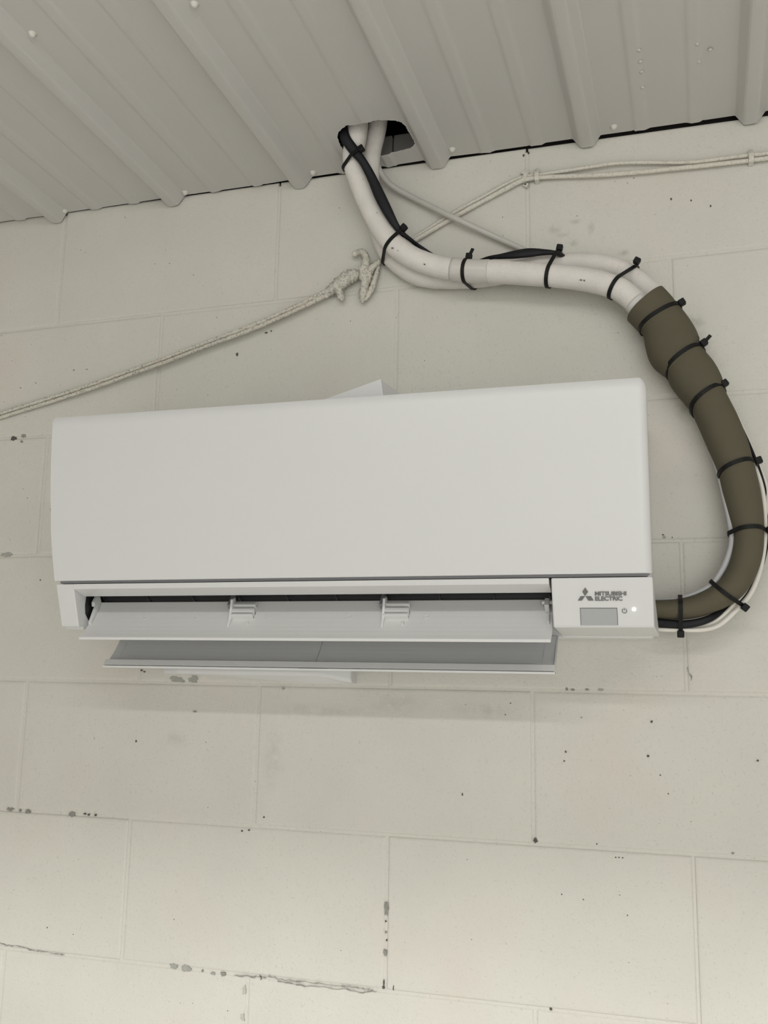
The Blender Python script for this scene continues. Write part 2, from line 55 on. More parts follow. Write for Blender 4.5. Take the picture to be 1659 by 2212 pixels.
# ------------------------------------------------------------------ world, exposure
DOOR_FILL = 46.0       # W, soft area light added at an unseen doorway behind the camera
DOOR = (0.5, 3.0, 2.2)   # added door opening: left, right, head
world = bpy.data.worlds.new('world')
scene.world = world
world.use_nodes = True
world.node_tree.nodes['Background'].inputs['Color'].default_value = (0.985, 0.995, 1.0, 1)
world.node_tree.nodes['Background'].inputs['Strength'].default_value = 0.0
scene.view_settings.view_transform = 'Standard'
scene.view_settings.look = 'None'
scene.view_settings.gamma = 1.0
scene.view_settings.use_curve_mapping = False
scene.view_settings.exposure = 0.06
scene.cycles.max_bounces = 6
scene.cycles.diffuse_bounces = 3
scene.cycles.glossy_bounces = 2

LAMP_NEAR = 8.0      # W, batten over the camera
FAR_FILL = 80.0       # W, unseen batten added behind the beam to brighten the lower wall
LAMP_COLOR = (0.985, 0.99, 0.985)


def area_light(name, loc, sx, sy, power):
    l = bpy.data.lights.new(name, 'AREA')
    l.shape = 'RECTANGLE'
    l.size = sx
    l.size_y = sy
    l.energy = power
    l.color = LAMP_COLOR
    o = bpy.data.objects.new(name, l)
    o.location = loc
    col.objects.link(o)
    return o


NEAR_Y, NEAR_X = -1.36, 0.60
FAR_Y, FAR_X = -2.62, 0.5
for side in (-1, 1):        # a bare tube shines to both sides
    nl = area_light('near_batten_light', (NEAR_X, NEAR_Y + side * 0.02, 2.365), 1.5, 0.04, LAMP_NEAR / 2)
    nl.rotation_euler = (side * math.radians(38), 0, 0)
area_light('far_fill_light', (FAR_X, FAR_Y, 2.405), 3.0, 0.16, FAR_FILL)
door_light = area_light('door_fill_light', ((DOOR[0] + DOOR[1]) / 2, -5.05, DOOR[2] / 2), DOOR[1] - DOOR[0], DOOR[2], DOOR_FILL)
door_light.rotation_euler = (math.radians(90), 0, 0)
door_light.data.color = (0.985, 0.995, 1.0)


# ------------------------------------------------------------------ materials
def new_mat(name):
    mt = bpy.data.materials.new(name)
    mt.use_nodes = True
    nt = mt.node_tree
    return mt, nt, nt.nodes['Principled BSDF']


def N(nt, kind, **props):
    n = nt.nodes.new(kind)
    for k, v in props.items():
        setattr(n, k, v)
    return n


def plain(name, color, rough=0.5, var=0.04, scale=30.0, bump=0.0, bscale=400.0, metal=0.0, spec=0.5, coords='Object'):
    mt, nt, b = new_mat(name)
    tc = N(nt, 'ShaderNodeTexCoord')
    nz = N(nt, 'ShaderNodeTexNoise')
    nz.inputs['Scale'].default_value = scale
    nz.inputs['Detail'].default_value = 4
    nt.links.new(tc.outputs[coords], nz.inputs['Vector'])
    mx = N(nt, 'ShaderNodeMix', data_type='RGBA')
    mx.inputs['A'].default_value = (*[c * (1 - var) for c in color], 1)
    mx.inputs['B'].default_value = (*[min(1, c * (1 + var)) for c in color], 1)
    nt.links.new(nz.outputs['Fac'], mx.inputs['Factor'])
    nt.links.new(mx.outputs['Result'], b.inputs['Base Color'])
    b.inputs['Roughness'].default_value = rough
    b.inputs['Metallic'].default_value = metal
    b.inputs['Specular IOR Level'].default_value = spec
    if bump > 0:
        n2 = N(nt, 'ShaderNodeTexNoise')
        n2.inputs['Scale'].default_value = bscale
        n2.inputs['Detail'].default_value = 3
        nt.links.new(tc.outputs[coords], n2.inputs['Vector'])
        bp = N(nt, 'ShaderNodeBump')
        bp.inputs['Strength'].default_value = bump
        bp.inputs['Distance'].default_value = 0.001
        nt.links.new(n2.outputs['Fac'], bp.inputs['Height'])
        nt.links.new(bp.outputs['Normal'], b.inputs['Normal'])
    return mt


def emit(name, color, strength):
    mt, nt, b = new_mat(name)
    b.inputs['Base Color'].default_value = (*color, 1)
    b.inputs['Emission Color'].default_value = (*color, 1)
    b.inputs['Emission Strength'].default_value = strength
    mt.cycles.emission_sampling = 'NONE'
    return mt


def math_node(nt, op, a, b=None, c=None, clamp=False):
    n = N(nt, 'ShaderNodeMath', operation=op)
    n.use_clamp = clamp
    for i, v in enumerate((a, b, c)):
        if v is None:
            continue
        if isinstance(v, (int, float)):
            n.inputs[i].default_value = v
        else:
            nt.links.new(v, n.inputs[i])
    return n.outputs[0]


def noise(nt, vec, scale, detail=3, rough=0.5):
    n = N(nt, 'ShaderNodeTexNoise')
    n.inputs['Scale'].default_value = scale
    n.inputs['Detail'].default_value = detail
    n.inputs['Roughness'].default_value = rough
    nt.links.new(vec, n.inputs['Vector'])
    return n.outputs['Fac']


def ramp(nt, fac, lo, hi):
    n = N(nt, 'ShaderNodeMapRange')
    n.inputs['From Min'].default_value = lo
    n.inputs['From Max'].default_value = hi
    nt.links.new(fac, n.inputs['Value'])
    return n.outputs['Result']


def mix(nt, fac, a, b):
    n = N(nt, 'ShaderNodeMix', data_type='RGBA')
    for key, v in (('A', a), ('B', b)):
        if isinstance(v, tuple):
            n.inputs[key].default_value = (*v, 1)
        else:
            nt.links.new(v, n.inputs[key])
    if isinstance(fac, (int, float)):
        n.inputs['Factor'].default_value = fac
    else:
        nt.links.new(fac, n.inputs['Factor'])
    return n.outputs['Result']


WALL = (0.70, 0.682, 0.612)


def painted_block(name, base=WALL, pores=1.0, stains=(), grit=0.0):
    """cream masonry paint: stipple relief, pin holes, a few grey stains of their own shape"""
    mt, nt, b = new_mat(name)
    geo = N(nt, 'ShaderNodeNewGeometry')
    pos = geo.outputs['Position']
    fine = noise(nt, pos, 320, 4)
    mid = noise(nt, pos, 70, 3)
    big = noise(nt, pos, 7, 3)
    c = mix(nt, ramp(nt, big, 0.3, 0.7), tuple(v * 0.965 for v in base), tuple(min(1, v * 1.02) for v in base))
    hue = noise(nt, pos, 4.5, 2)
    c = mix(nt, ramp(nt, hue, 0.52, 0.72), c, (base[0] * 1.01, base[1] * 0.96, base[2] * 0.96))
    c = mix(nt, ramp(nt, fine, 0.60, 0.74), c, tuple(v * 0.86 for v in base))
    c = mix(nt, ramp(nt, noise(nt, pos, 150, 3), 0.62, 0.76), c, tuple(v * 0.90 for v in base))
    if stains:
        total = None
        brk = ramp(nt, noise(nt, pos, 45, 4, 0.65), 0.38, 0.62)
        for (x, y, z, w, h) in stains:
            vs = N(nt, 'ShaderNodeVectorMath', operation='SUBTRACT')
            nt.links.new(pos, vs.inputs[0])
            vs.inputs[1].default_value = (x, 0, z)
            vm = N(nt, 'ShaderNodeVectorMath', operation='MULTIPLY')
            nt.links.new(vs.outputs[0], vm.inputs[0])
            vm.inputs[1].default_value = (1 / w, 0, 1 / h)
            vl = N(nt, 'ShaderNodeVectorMath', operation='LENGTH')
            nt.links.new(vm.outputs[0], vl.inputs[0])
            s = ramp(nt, vl.outputs['Value'], 1.25, 0.15)
            amp = 0.5 if w < 0.016 else 0.26
            s = math_node(nt, 'MULTIPLY', s, amp)
            total = s if total is None else math_node(nt, 'ADD', total, s)
        total = math_node(nt, 'MULTIPLY', total, brk, clamp=True)
        c = mix(nt, total, c, (0.33, 0.305, 0.255))
    # pin holes
    area = ramp(nt, noise(nt, pos, 5.0, 2), 0.42, 0.62)
    hole = None
    for sc, r0 in ((110, 0.15), (48, 0.055)):
        fl = N(nt, 'ShaderNodeVectorMath', operation='MULTIPLY')
        nt.links.new(pos, fl.inputs[0])
        fl.inputs[1].default_value = (1, 0, 1)
        vo = N(nt, 'ShaderNodeTexVoronoi', voronoi_dimensions='3D')
        vo.inputs['Scale'].default_value = sc
        nt.links.new(fl.outputs[0], vo.inputs['Vector'])
        sep = N(nt, 'ShaderNodeSeparateColor')
        nt.links.new(vo.outputs['Color'], sep.inputs['Color'])
        pick = ramp(nt, sep.outputs['Red'], 0.70, 1.0)
        if sc != 48:
            pick = math_node(nt, 'MULTIPLY', pick, area)
        rad = math_node(nt, 'MULTIPLY', pick, r0 * pores)
        d = math_node(nt, 'SUBTRACT', rad, vo.outputs['Distance'])
        hcell = ramp(nt, d, 0.0, 0.03)
        hole = hcell if hole is None else math_node(nt, 'MAXIMUM', hole, hcell)
    if grit > 0:
        g = ramp(nt, noise(nt, pos, 300, 4, 0.75), 0.52, 0.60)
        g = math_node(nt, 'MULTIPLY', g, grit)
        hole = math_node(nt, 'MAXIMUM', hole, g)
    c = mix(nt, hole, c, (0.15, 0.14, 0.115))
    nt.links.new(c, b.inputs['Base Color'])
    b.inputs['Roughness'].default_value = 0.62
    b.inputs['Specular IOR Level'].default_value = 0.3
    h = math_node(nt, 'ADD', math_node(nt, 'MULTIPLY', fine, 0.5), math_node(nt, 'MULTIPLY', mid, 0.9))
    bp = N(nt, 'ShaderNodeBump')
    bp.inputs['Strength'].default_value = 0.8
    bp.inputs['Distance'].default_value = 0.0012
    nt.links.new(h, bp.inputs['Height'])
    nt.links.new(bp.outputs['Normal'], b.inputs['Normal'])
    return mt


def woven(name, color):
    """white woven pipe lagging: a fine grid of threads along the pipe's own length"""
    mt, nt, b = new_mat(name)
    uv = N(nt, 'ShaderNodeUVMap')
    hs = None
    for direction in ('X', 'Y'):
        w = N(nt, 'ShaderNodeTexWave', wave_type='BANDS', bands_direction=direction)
        w.inputs['Scale'].default_value = 130
        w.inputs['Distortion'].default_value = 0.5
        w.inputs['Detail'].default_value = 1
        w.inputs['Detail Scale'].default_value = 3
        nt.links.new(uv.outputs['UV'], w.inputs['Vector'])
        hs = w.outputs['Fac'] if hs is None else math_node(nt, 'ADD', hs, w.outputs['Fac'])
    n1 = noise(nt, uv.outputs['UV'], 22, 4)
    c = mix(nt, ramp(nt, n1, 0.35, 0.75), tuple(v * 1.0 for v in color), tuple(v * 0.86 for v in color))
    c = mix(nt, ramp(nt, hs, 1.0, 0.1), c, tuple(v * 0.80 for v in color))
    dirt = ramp(nt, noise(nt, uv.outputs['UV'], 75, 3, 0.6), 0.70, 0.76)
    c = mix(nt, math_node(nt, 'MULTIPLY', dirt, 0.55), c, (0.22, 0.19, 0.16))
    nt.links.new(c, b.inputs['Base Color'])
    b.inputs['Roughness'].default_value = 0.75
    bp = N(nt, 'ShaderNodeBump')
    bp.inputs['Strength'].default_value = 0.35
    bp.inputs['Distance'].default_value = 0.0006
    nt.links.new(hs, bp.inputs['Height'])
    nt.links.new(bp.outputs['Normal'], b.inputs['Normal'])
    return mt


M = {
    'block': painted_block('painted_block'),
    'mortar': painted_block('painted_mortar'),
    'cable_paint': painted_block('painted_cable', base=(0.68, 0.65, 0.56), pores=1.2, grit=0.6),
    'cable_clean': painted_block('painted_cable_clean', base=(0.72, 0.69, 0.60), pores=0.8, grit=0.25),
    'chip0': plain('dark_pit', (0.10, 0.095, 0.08), 0.9, 0.3, 300),
    'chip1': plain('bare_concrete', (0.30, 0.29, 0.255), 0.9, 0.3, 300, 0.5),
    'chip2': plain('pale_concrete', (0.40, 0.395, 0.355), 0.9, 0.22, 250, 0.5),
    'chip3': plain('thin_paint', (0.55, 0.53, 0.46), 0.9, 0.12, 250, 0.4),
    'sheet': plain('painted_steel_sheet', (0.60, 0.585, 0.555), 0.42, 0.025, 9, 0.12, 260),
    'screw': plain('painted_screw', (0.72, 0.70, 0.63), 0.35, 0.04, 60),
    'white': plain('white_plastic', (0.735, 0.735, 0.72), 0.38, 0.008, 3),
    'vane': plain('vane_plastic', (0.77, 0.77, 0.75), 0.45, 0.01, 4, 0.1, 700),
    'vane_low': plain('lower_vane_plastic', (0.70, 0.705, 0.70), 0.4, 0.01, 4),
    'inner': plain('dark_plastic_and_shade', (0.22, 0.22, 0.23), 0.6, 0.05, 40),
    'black': plain('black_duct', (0.012, 0.012, 0.013), 0.5, 0.2, 40),
    'fan': plain('fan_plastic', (0.03, 0.03, 0.032), 0.35, 0.2, 40),
    'window': plain('smoked_window', (0.42, 0.43, 0.43), 0.25, 0.02, 5),
    'print': plain('grey_print', (0.16, 0.155, 0.15), 0.5, 0.05, 50),
    'led': emit('white_indicator', (1.0, 0.97, 0.9), 2.0),
    'lagging': woven('white_lagging', (0.88, 0.835, 0.775)),
    'tape': plain('clear_tape', (0.66, 0.63, 0.58), 0.3, 0.06, 60, 0.3, 120),
    'foam': plain('brown_foam', (0.105, 0.092, 0.057), 0.85, 0.05, 40, 0.25, 500),
    'tie': plain('black_nylon', (0.005, 0.005, 0.005), 0.6, 0.2, 90, spec=0.3),
    'rubber': plain('black_cable_sheath', (0.010, 0.010, 0.012), 0.5, 0.2, 60, spec=0.25),
    'pvc': plain('white_cable_sheath', (0.80, 0.765, 0.69), 0.4, 0.04, 60),
    'hose': plain('grey_hose', (0.56, 0.545, 0.50), 0.3, 0.05, 60),
    'tube': plain('pale_tube', (0.50, 0.50, 0.50), 0.25, 0.04, 60),
    'card': plain('white_card', (0.80, 0.80, 0.785), 0.55, 0.02, 12),
    'floor': plain('concrete_floor', (0.60, 0.585, 0.555), 0.7, 0.08, 3, 0.3, 60),
    'room': plain('painted_room_wall', (0.66, 0.645, 0.60), 0.7, 0.03, 4),
    'steel': plain('added_beam_paint', (0.60, 0.58, 0.53), 0.5, 0.04, 6),
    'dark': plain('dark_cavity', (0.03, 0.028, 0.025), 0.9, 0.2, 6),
    'cap_block': plain('grey_wall_head', (0.62, 0.60, 0.55), 0.9, 0.08, 60, 0.3, 200),
    'label': plain('paper_label', (0.70, 0.68, 0.64), 0.6, 0.05, 90),
}


# ------------------------------------------------------------------ mesh helpers
def wloc(o):
    v = Vector((0, 0, 0))
    while o is not None:
        v += o.location
        o = o.parent
    return v


def tag(o, label=None, cat=None, group=None, kind=None):
    if label:
        o['label'] = label
    if cat:
        o['category'] = cat
    if group:
        o['group'] = group
    if kind:
        o['kind'] = kind
    return o


def empty(name, loc):
    o = bpy.data.objects.new(name, None)
    o.empty_display_size = 0.02
    o.location = loc
    col.objects.link(o)
    return o


def build(name, verts, faces, mat, parent=None, smooth=False, uvs=None, bevel=0.0, segs=2, auto=None):
    """one mesh object whose origin is the middle of its own bounds"""
    vs = [Vector(v) for v in verts]
    lo = Vector((min(v.x for v in vs), min(v.y for v in vs), min(v.z for v in vs)))
    hi = Vector((max(v.x for v in vs), max(v.y for v in vs), max(v.z for v in vs)))
    c = (lo + hi) / 2
    me = bpy.data.meshes.new(name)
    me.from_pydata([tuple(v - c) for v in vs], [], faces)
    if uvs is not None:
        layer = me.uv_layers.new(name='UVMap')
        for poly in me.polygons:
            for li, vi in zip(poly.loop_indices, poly.vertices):
                layer.data[li].uv = uvs[vi]
    bm = bmesh.new()
    bm.from_mesh(me)
    bmesh.ops.recalc_face_normals(bm, faces=bm.faces)
    bm.to_mesh(me)
    bm.free()
    if smooth:
        for p_ in me.polygons:
            p_.use_smooth = True
    me.materials.append(mat)
    o = bpy.data.objects.new(name, me)
    col.objects.link(o)
    if parent is not None:
        o.parent = parent
        o.location = c - wloc(parent)
    else:
        o.location = c
    if bevel > 0:
        b = o.modifiers.new('bevel', 'BEVEL')
        b.width = bevel
        b.segments = segs
        b.limit_method = 'ANGLE'
        b.angle_limit = math.radians(35)
    return o


class Acc:
    """collects shapes that belong to one part"""
    def __init__(self):
        self.v, self.f = [], []

    def add(self, v, f):
        n = len(self.v)
        self.v += [tuple(q) for q in v]
        self.f += [tuple(i + n for i in q) for q in f]
        return self

    def prism(self, prof, x0, x1):
        n = len(prof)
        v = [(x0, y, z) for y, z in prof] + [(x1, y, z) for y, z in prof]
        f = [tuple(range(n)), tuple(range(2 * n - 1, n - 1, -1))]
        f += [(i, (i + 1) % n, n + (i + 1) % n, n + i) for i in range(n)]
        return self.add(v, f)

    def box(self, x0, x1, y0, y1, z0, z1):
        return self.prism([(y0, z0), (y1, z0), (y1, z1), (y0, z1)], x0, x1)

    def obox(self, c, ax, ay, az):
        """box with centre c and half axis vectors"""
        c, ax, ay, az = Vector(c), Vector(ax), Vector(ay), Vector(az)
        v = [c + sx * ax + sy * ay + sz * az for sx in (-1, 1) for sy in (-1, 1) for sz in (-1, 1)]
        return self.add(v, [(0, 1, 3, 2), (4, 6, 7, 5), (0, 4, 5, 1), (2, 3, 7, 6), (0, 2, 6, 4), (1, 5, 7, 3)])

    def lathe(self, c, axis, prof, n=16):
        """prof: (radius, height along axis)"""
        c, axis = Vector(c), Vector(axis).normalized()
        a = axis.orthogonal().normalized()
        b = axis.cross(a)
        v, f = [], []
        for r, h in prof:
            for i in range(n):
                t = 2 * math.pi * i / n
                v.append(c + axis * h + (a * math.cos(t) + b * math.sin(t)) * r)
        for k in range(len(prof) - 1):
            for i in range(n):
                j = (i + 1) % n
                f.append((k * n + i, k * n + j, (k + 1) * n + j, (k + 1) * n + i))
        f.append(tuple(range(n)))
        f.append(tuple(range((len(prof) - 1) * n, len(prof) * n)))
        return self.add(v, f)

    def torus(self, c, axis, R, r, n=20, k=6):
        c, axis = Vector(c), Vector(axis).normalized()
        a = axis.orthogonal().normalized()
        b = axis.cross(a)
        v, f = [], []
        for i in range(n):
            t = 2 * math.pi * i / n
            d = a * math.cos(t) + b * math.sin(t)
            for j in range(k):
                s = 2 * math.pi * j / k
                v.append(c + d * (R + r * math.cos(s)) + axis * r * math.sin(s))
        for i in range(n):
            for j in range(k):
                f.append((i * k + j, ((i + 1) % n) * k + j, ((i + 1) % n) * k + (j + 1) % k, i * k + (j + 1) % k))
        return self.add(v, f)

    def build(self, name, mat, parent=None, **kw):
        return build(name, self.v, self.f, mat, parent, **kw)


def catmull(pts, per=6):
    out = []
    n = len(pts)
    for i in range(n - 1):
        p0 = pts[max(0, i - 1)]
        p1, p2 = pts[i], pts[i + 1]
        p3 = pts[min(n - 1, i + 2)]
        for k in range(per):
            t = k / per
            out.append([0.5 * ((2 * b) + (c - a) * t + (2 * a - 5 * b + 4 * c - d) * t * t + (3 * b - a - 3 * c + d) * t ** 3)
                        for a, b, c, d in zip(p0, p1, p2, p3)])
    out.append(list(pts[-1]))
    return out


def sweep_mesh(path, nseg=18, per=6, jitter=0.0, power=2.0, wrinkle=0.0):
    """tube along a wall-hugging path; each point is x, y, z, half width along the wall, half depth"""
    pts = catmull(path, per)
    v, f, uv = [], [], []
    length = 0.0
    Y = Vector((0, 1, 0))
    prev = None
    for i, q in enumerate(pts):
        p_ = Vector(q[:3])
        a = Vector(pts[max(0, i - 1)][:3])
        b = Vector(pts[min(len(pts) - 1, i + 1)][:3])
        T = (b - a).normalized()
        L = T.cross(Y).normalized()
        D = L.cross(T).normalized()
        if prev is not None:
            length += (p_ - prev).length
        prev = p_
        rw, rd = max(q[3], 0.0004), max(q[4], 0.0004)
        per_len = 2 * math.pi * (rw + rd) / 2
        for k in range(nseg):
            t = 2 * math.pi * k / nseg
            j = 1 + (random.uniform(-jitter, jitter) if jitter else 0)
            if wrinkle:
                j += wrinkle * math.sin(length * 260 + 2.1 * math.sin(3 * t)) * (0.5 + 0.5 * math.sin(length * 31 + t))
            ct, st = math.cos(t), math.sin(t)
            e = 2.0 / power
            cx = math.copysign(abs(ct) ** e, ct)
            sx = math.copysign(abs(st) ** e, st)
            v.append(p_ + L * (rw * cx * j) + D * (rd * sx * j))
            uv.append((length, t / (2 * math.pi) * per_len))
    m_ = len(pts)
    for i in range(m_ - 1):
        for k in range(nseg):
            k2 = (k + 1) % nseg
            f.append((i * nseg + k, i * nseg + k2, (i + 1) * nseg + k2, (i + 1) * nseg + k))
    f.append(tuple(range(nseg)))
    f.append(tuple(range((m_ - 1) * nseg, m_ * nseg)))
    return v, f, uv


def sweep(name, path, mat, parent=None, **kw):
    v, f, uv = sweep_mesh(path, **kw)
    return build(name, v, f, mat, parent, smooth=True, uvs=uv)


# ------------------------------------------------------------------ room: walls, floor, ceiling
X0, X1, YB = -2.6, 3.2, -5.0
WALL_TOP = 2.457
wall = Acc().box(X0 - 0.1, X1 + 0.1, 0.0019, 0.14, 0.0, 2.396).build('wall_back', M['mortar'])
tag(wall, 'cream painted concrete block wall behind the air conditioner', 'wall', kind='structure')


def warp(x, z):
    """the bed joint under the ceiling course is laid a little out of level"""
    g = math.exp(-((z - 2.2) / 0.09) ** 2)
    z += g * 0.0105 * (x - 0.22)
    return x, z


def block(x0, x1, z0, z1):
    g = 0.0016
    x0, x1, z0, z1 = x0 + g, x1 - g, z0 + g, z1 - g
    off = random.uniform(-0.0007, 0.0007)
    tx, tz = random.uniform(-0.0012, 0.0012), random.uniform(-0.0015, 0.0015)
    cx, cz = (x0 + x1) / 2, (z0 + z1) / 2
    v, f = [], []
    for inset, y in ((0, 0.1), (0, 0.0026), (0.0010, 0.0010), (0.0024, 0.0003), (0.0045, 0.0)):
        for sx, sz in ((0, 0), (1, 0), (1, 1), (0, 1)):
            x = x0 + inset if sx == 0 else x1 - inset
            z = z0 + inset if sz == 0 else z1 - inset
            yy = y + (off + tx * (x - cx) + tz * (z - cz) if y < 0.05 else 0)
            x, z = warp(x, z)
            v.append((x, yy, z))
    for k in range(4):
        for i in range(4):
            j = (i + 1) % 4
            f.append((k * 4 + i, k * 4 + j, k * 4 + 4 + j, k * 4 + 4 + i))
    f.append((16, 17, 18, 19))
    f.append((3, 2, 1, 0))
    near = [s_ for s_ in DATA['stains'] if x0 - 1.3 * s_[3] < s_[0] < x1 + 1.3 * s_[3] and z0 - 1.3 * s_[4] < s_[2] < z1 + 1.3 * s_[4]]
    build('block', v, f, painted_block('stained_block', stains=near) if near else M['block'], wall)


for c in range(12):
    z0, z1 = 0.2 * c, 0.2 * c + 0.2
    if c == 11:
        z1 = 2.4040
    start = -1.2 if c % 2 else -1.4
    for k in range(7):
        block(start + 0.4 * k, start + 0.4 * k + 0.4, z0, z1)
# the wall head seen through the hole in the ceiling: unpainted
for k in range(7):
    a = -1.41 + 0.4 * k + (-0.006)
    Acc().box(a + 0.001, a + 0.399, 0.02, 0.12, 2.395, WALL_TOP + 0.013).build('block', M['cap_block'], wall, bevel=0.002)


Acc().box(X0, X1, 0.012, 0.0195, 2.38, 2.421).build('gap_shade_strip', M['dark'], wall)  # dark strip painted in as the shade behind the ceiling gap


# chipped paint and cracks in the paint film
def blob(x, z, w, h, seed):
    r = random.Random(seed)
    n = 17
    pts = []
    for i in range(n):
        t = 2 * math.pi * i / n
        k = r.uniform(0.55, 1.15)
        pts.append((x + 0.5 * w * k * math.cos(t), z + 0.5 * h * k * math.sin(t)))
    return pts


accs = [Acc() for _ in range(4)]
for i, (x, y, z, w, h, s) in enumerate(DATA['chips']):
    pts = blob(x, z, w, h, i)
    n = len(pts)
    v = [(px, -0.0006, pz) for px, pz in pts] + [(px, 0.003, pz) for px, pz in pts]
    f = [tuple(range(n))] + [(a, (a + 1) % n, n + (a + 1) % n, n + a) for a in range(n)]
    accs[s].add(v, f)
for line in DATA['cracks']:
    pts = []
    for a, b in zip(line[:-1], line[1:]):
        for k in range(5):
            t = k / 5
            pts.append((a[0] + (b[0] - a[0]) * t, a[2] + (b[2] - a[2]) * t + random.uniform(-0.0011, 0.0011)))
    pts.append((line[-1][0], line[-1][2]))
    for (ax, az), (bx, bz) in zip(pts[:-1], pts[1:]):
        d = Vector((bx - ax, 0, bz - az))
        nrm = Vector((-d.z, 0, d.x)).normalized() * random.uniform(0.0003, 0.0011)
        A, B = Vector((ax, -0.0007, az)), Vector((bx, -0.0007, bz))
        accs[random.choice((1, 1, 2))].add([A - nrm, B - nrm, B + nrm, A + nrm], [(0, 1, 2, 3)])
for a, nm, mt in zip(accs, ('pin_hole', 'chipped_paint', 'bare_patch', 'thin_paint_patch'), ('chip0', 'chip1', 'chip2', 'chip3')):
    tag(a.build(nm, M[mt], wall), kind='stuff')

tag(Acc().box(X0 - 0.1, X1 + 0.1, YB - 0.1, 0.14, -0.1, 0.0).build('floor', M['floor']), 'grey concrete floor of the room', 'floor', kind='structure')
tag(Acc().box(X0 - 0.1, X0, YB, 0.2, 0.0, 2.75).build('wall_left', M['room']), 'plain cream side wall left of the camera', 'wall', kind='structure')
tag(Acc().box(X1, X1 + 0.1, YB, 0.2, 0.0, 2.75).build('wall_right', M['room']), 'plain cream side wall right of the camera', 'wall', kind='structure')
wf = Acc().box(X0 - 0.1, DOOR[0], YB - 0.1, YB, 0.0, 2.75).box(DOOR[1], X1 + 0.1, YB - 0.1, YB, 0.0, 2.75).box(DOOR[0], DOOR[1], YB - 0.1, YB, DOOR[2], 2.75)
tag(wf.build('wall_front', M['room']), 'plain cream wall with a doorway added for the fill light, behind the camera', 'wall', kind='structure')

# ceiling: ribbed steel sheet, ribs pressed downwards, running to the wall
PITCH, RIB0, SKEW = 0.226, 0.0372, 0.0418


def ceil_z(x, y):
    return 2.4015 + 0.0065 * x - 0.0395 * y


def rib_profile():
    """offsets from a rib centre, and how far the sheet drops there"""
    p_ = []
    for dx, dz in ((-0.0215, 0), (-0.0195, 0.0012), (-0.0100, 0.0145), (-0.0075, 0.0163), (-0.004, 0.0168), (0.004, 0.0168), (0.0075, 0.0163), (0.0100, 0.0145), (0.0195, 0.0012), (0.0215, 0)):
        p_.append((dx, dz))
    for c in (0.077, 0.152):
        for dx, dz in ((-0.0135, 0), (-0.0105, 0.0004), (-0.0070, 0.0018), (-0.0050, 0.0022), (0.0050, 0.0022), (0.0070, 0.0018), (0.0105, 0.0004), (0.0135, 0)):
            p_.append((c + dx, dz))
    return p_


prof = []
for k in range(-12, 15):
    for dx, dz in rib_profile():
        prof.append((RIB0 + PITCH * k + dx, dz))
prof = [q for q in prof if X0 - 0.05 < q[0] < X1 + 0.25]
rows = [-0.0035, -0.03, -0.15, -0.3, -0.5, -1.0, -2.0, -3.2, YB]
v, f = [], []
for r_, y in enumerate(rows):
    for k, (x, dz) in enumerate(prof):
        xx = x + SKEW * y
        yy = y + (random.uniform(-0.0014, 0.0010) if r_ == 0 else 0)
        v.append((xx, yy, ceil_z(xx, y) - dz))
n = len(prof)
for r_ in range(len(rows) - 1):
    for k in range(n - 1):
        f.append((r_ * n + k, r_ * n + k + 1, (r_ + 1) * n + k + 1, (r_ + 1) * n + k))
sheet = build('sheet_tmp', v, f, M['sheet'])
so = sheet.modifiers.new('thick', 'SOLIDIFY')
so.thickness = 0.0008
so.offset = 0
hp = DATA['hole']
hp2 = []
rr = random.Random(3)
for i in range(len(hp)):
    a, b = hp[i], hp[(i + 1) % len(hp)]
    for k in range(3):
        t = k / 3
        j = 0.0009 if k else 0
        hp2.append((a[0] + (b[0] - a[0]) * t + rr.uniform(-j, j), a[1] + (b[1] - a[1]) * t + rr.uniform(-j, j)))
hn = len(hp2)
cut = build('cut_tmp', [(x, y, 2.36) for x, y in hp2] + [(x, y, 2.46) for x, y in hp2],
            [tuple(range(hn)), tuple(range(2 * hn - 1, hn - 1, -1))] + [(i, (i + 1) % hn, hn + (i + 1) % hn, hn + i) for i in range(hn)], M['sheet'])
bo = sheet.modifiers.new('hole', 'BOOLEAN')
bo.object = cut
bo.operation = 'DIFFERENCE'
bo.solver = 'EXACT'
bpy.context.view_layer.update()
dg = bpy.context.evaluated_depsgraph_get()
me = bpy.data.meshes.new_from_object(sheet.evaluated_get(dg))
me.name = 'ceiling'
ceiling = bpy.data.objects.new('ceiling', me)
ceiling.location = sheet.location
col.objects.link(ceiling)
for t_ in (sheet, cut):
    bpy.data.objects.remove(t_, do_unlink=True)
tag(ceiling, 'cream ribbed steel sheet ceiling with a cut hole for the pipes', 'ceiling', kind='structure')

screw_mesh = None
for x, y in DATA['screws']:
    c = (x, y, ceil_z(x, y))
    if screw_mesh is None:
        s = Acc().lathe(c, (0, 0, -1), [(0.0056, -0.0005), (0.0056, 0.0010), (0.0044, 0.0014), (0.0040, 0.0034), (0.0026, 0.0046), (0.0012, 0.0049)], 14).build('screw', M['screw'], ceiling, smooth=True)
        screw_mesh = s
        s0 = s.location - Vector(c)
    else:
        s = screw_mesh.copy()
        col.objects.link(s)
        s.parent = ceiling
        s.location = Vector(c) + s0
for x, y in DATA['dimples']:
    Acc().lathe((x, y, ceil_z(x, y) - 0.0026), (0, 0, -1), [(0.0032, -0.0006), (0.0024, 0.0008), (0.0010, 0.0013)], 10).build('paint_drip', M['sheet'], ceiling, smooth=True)

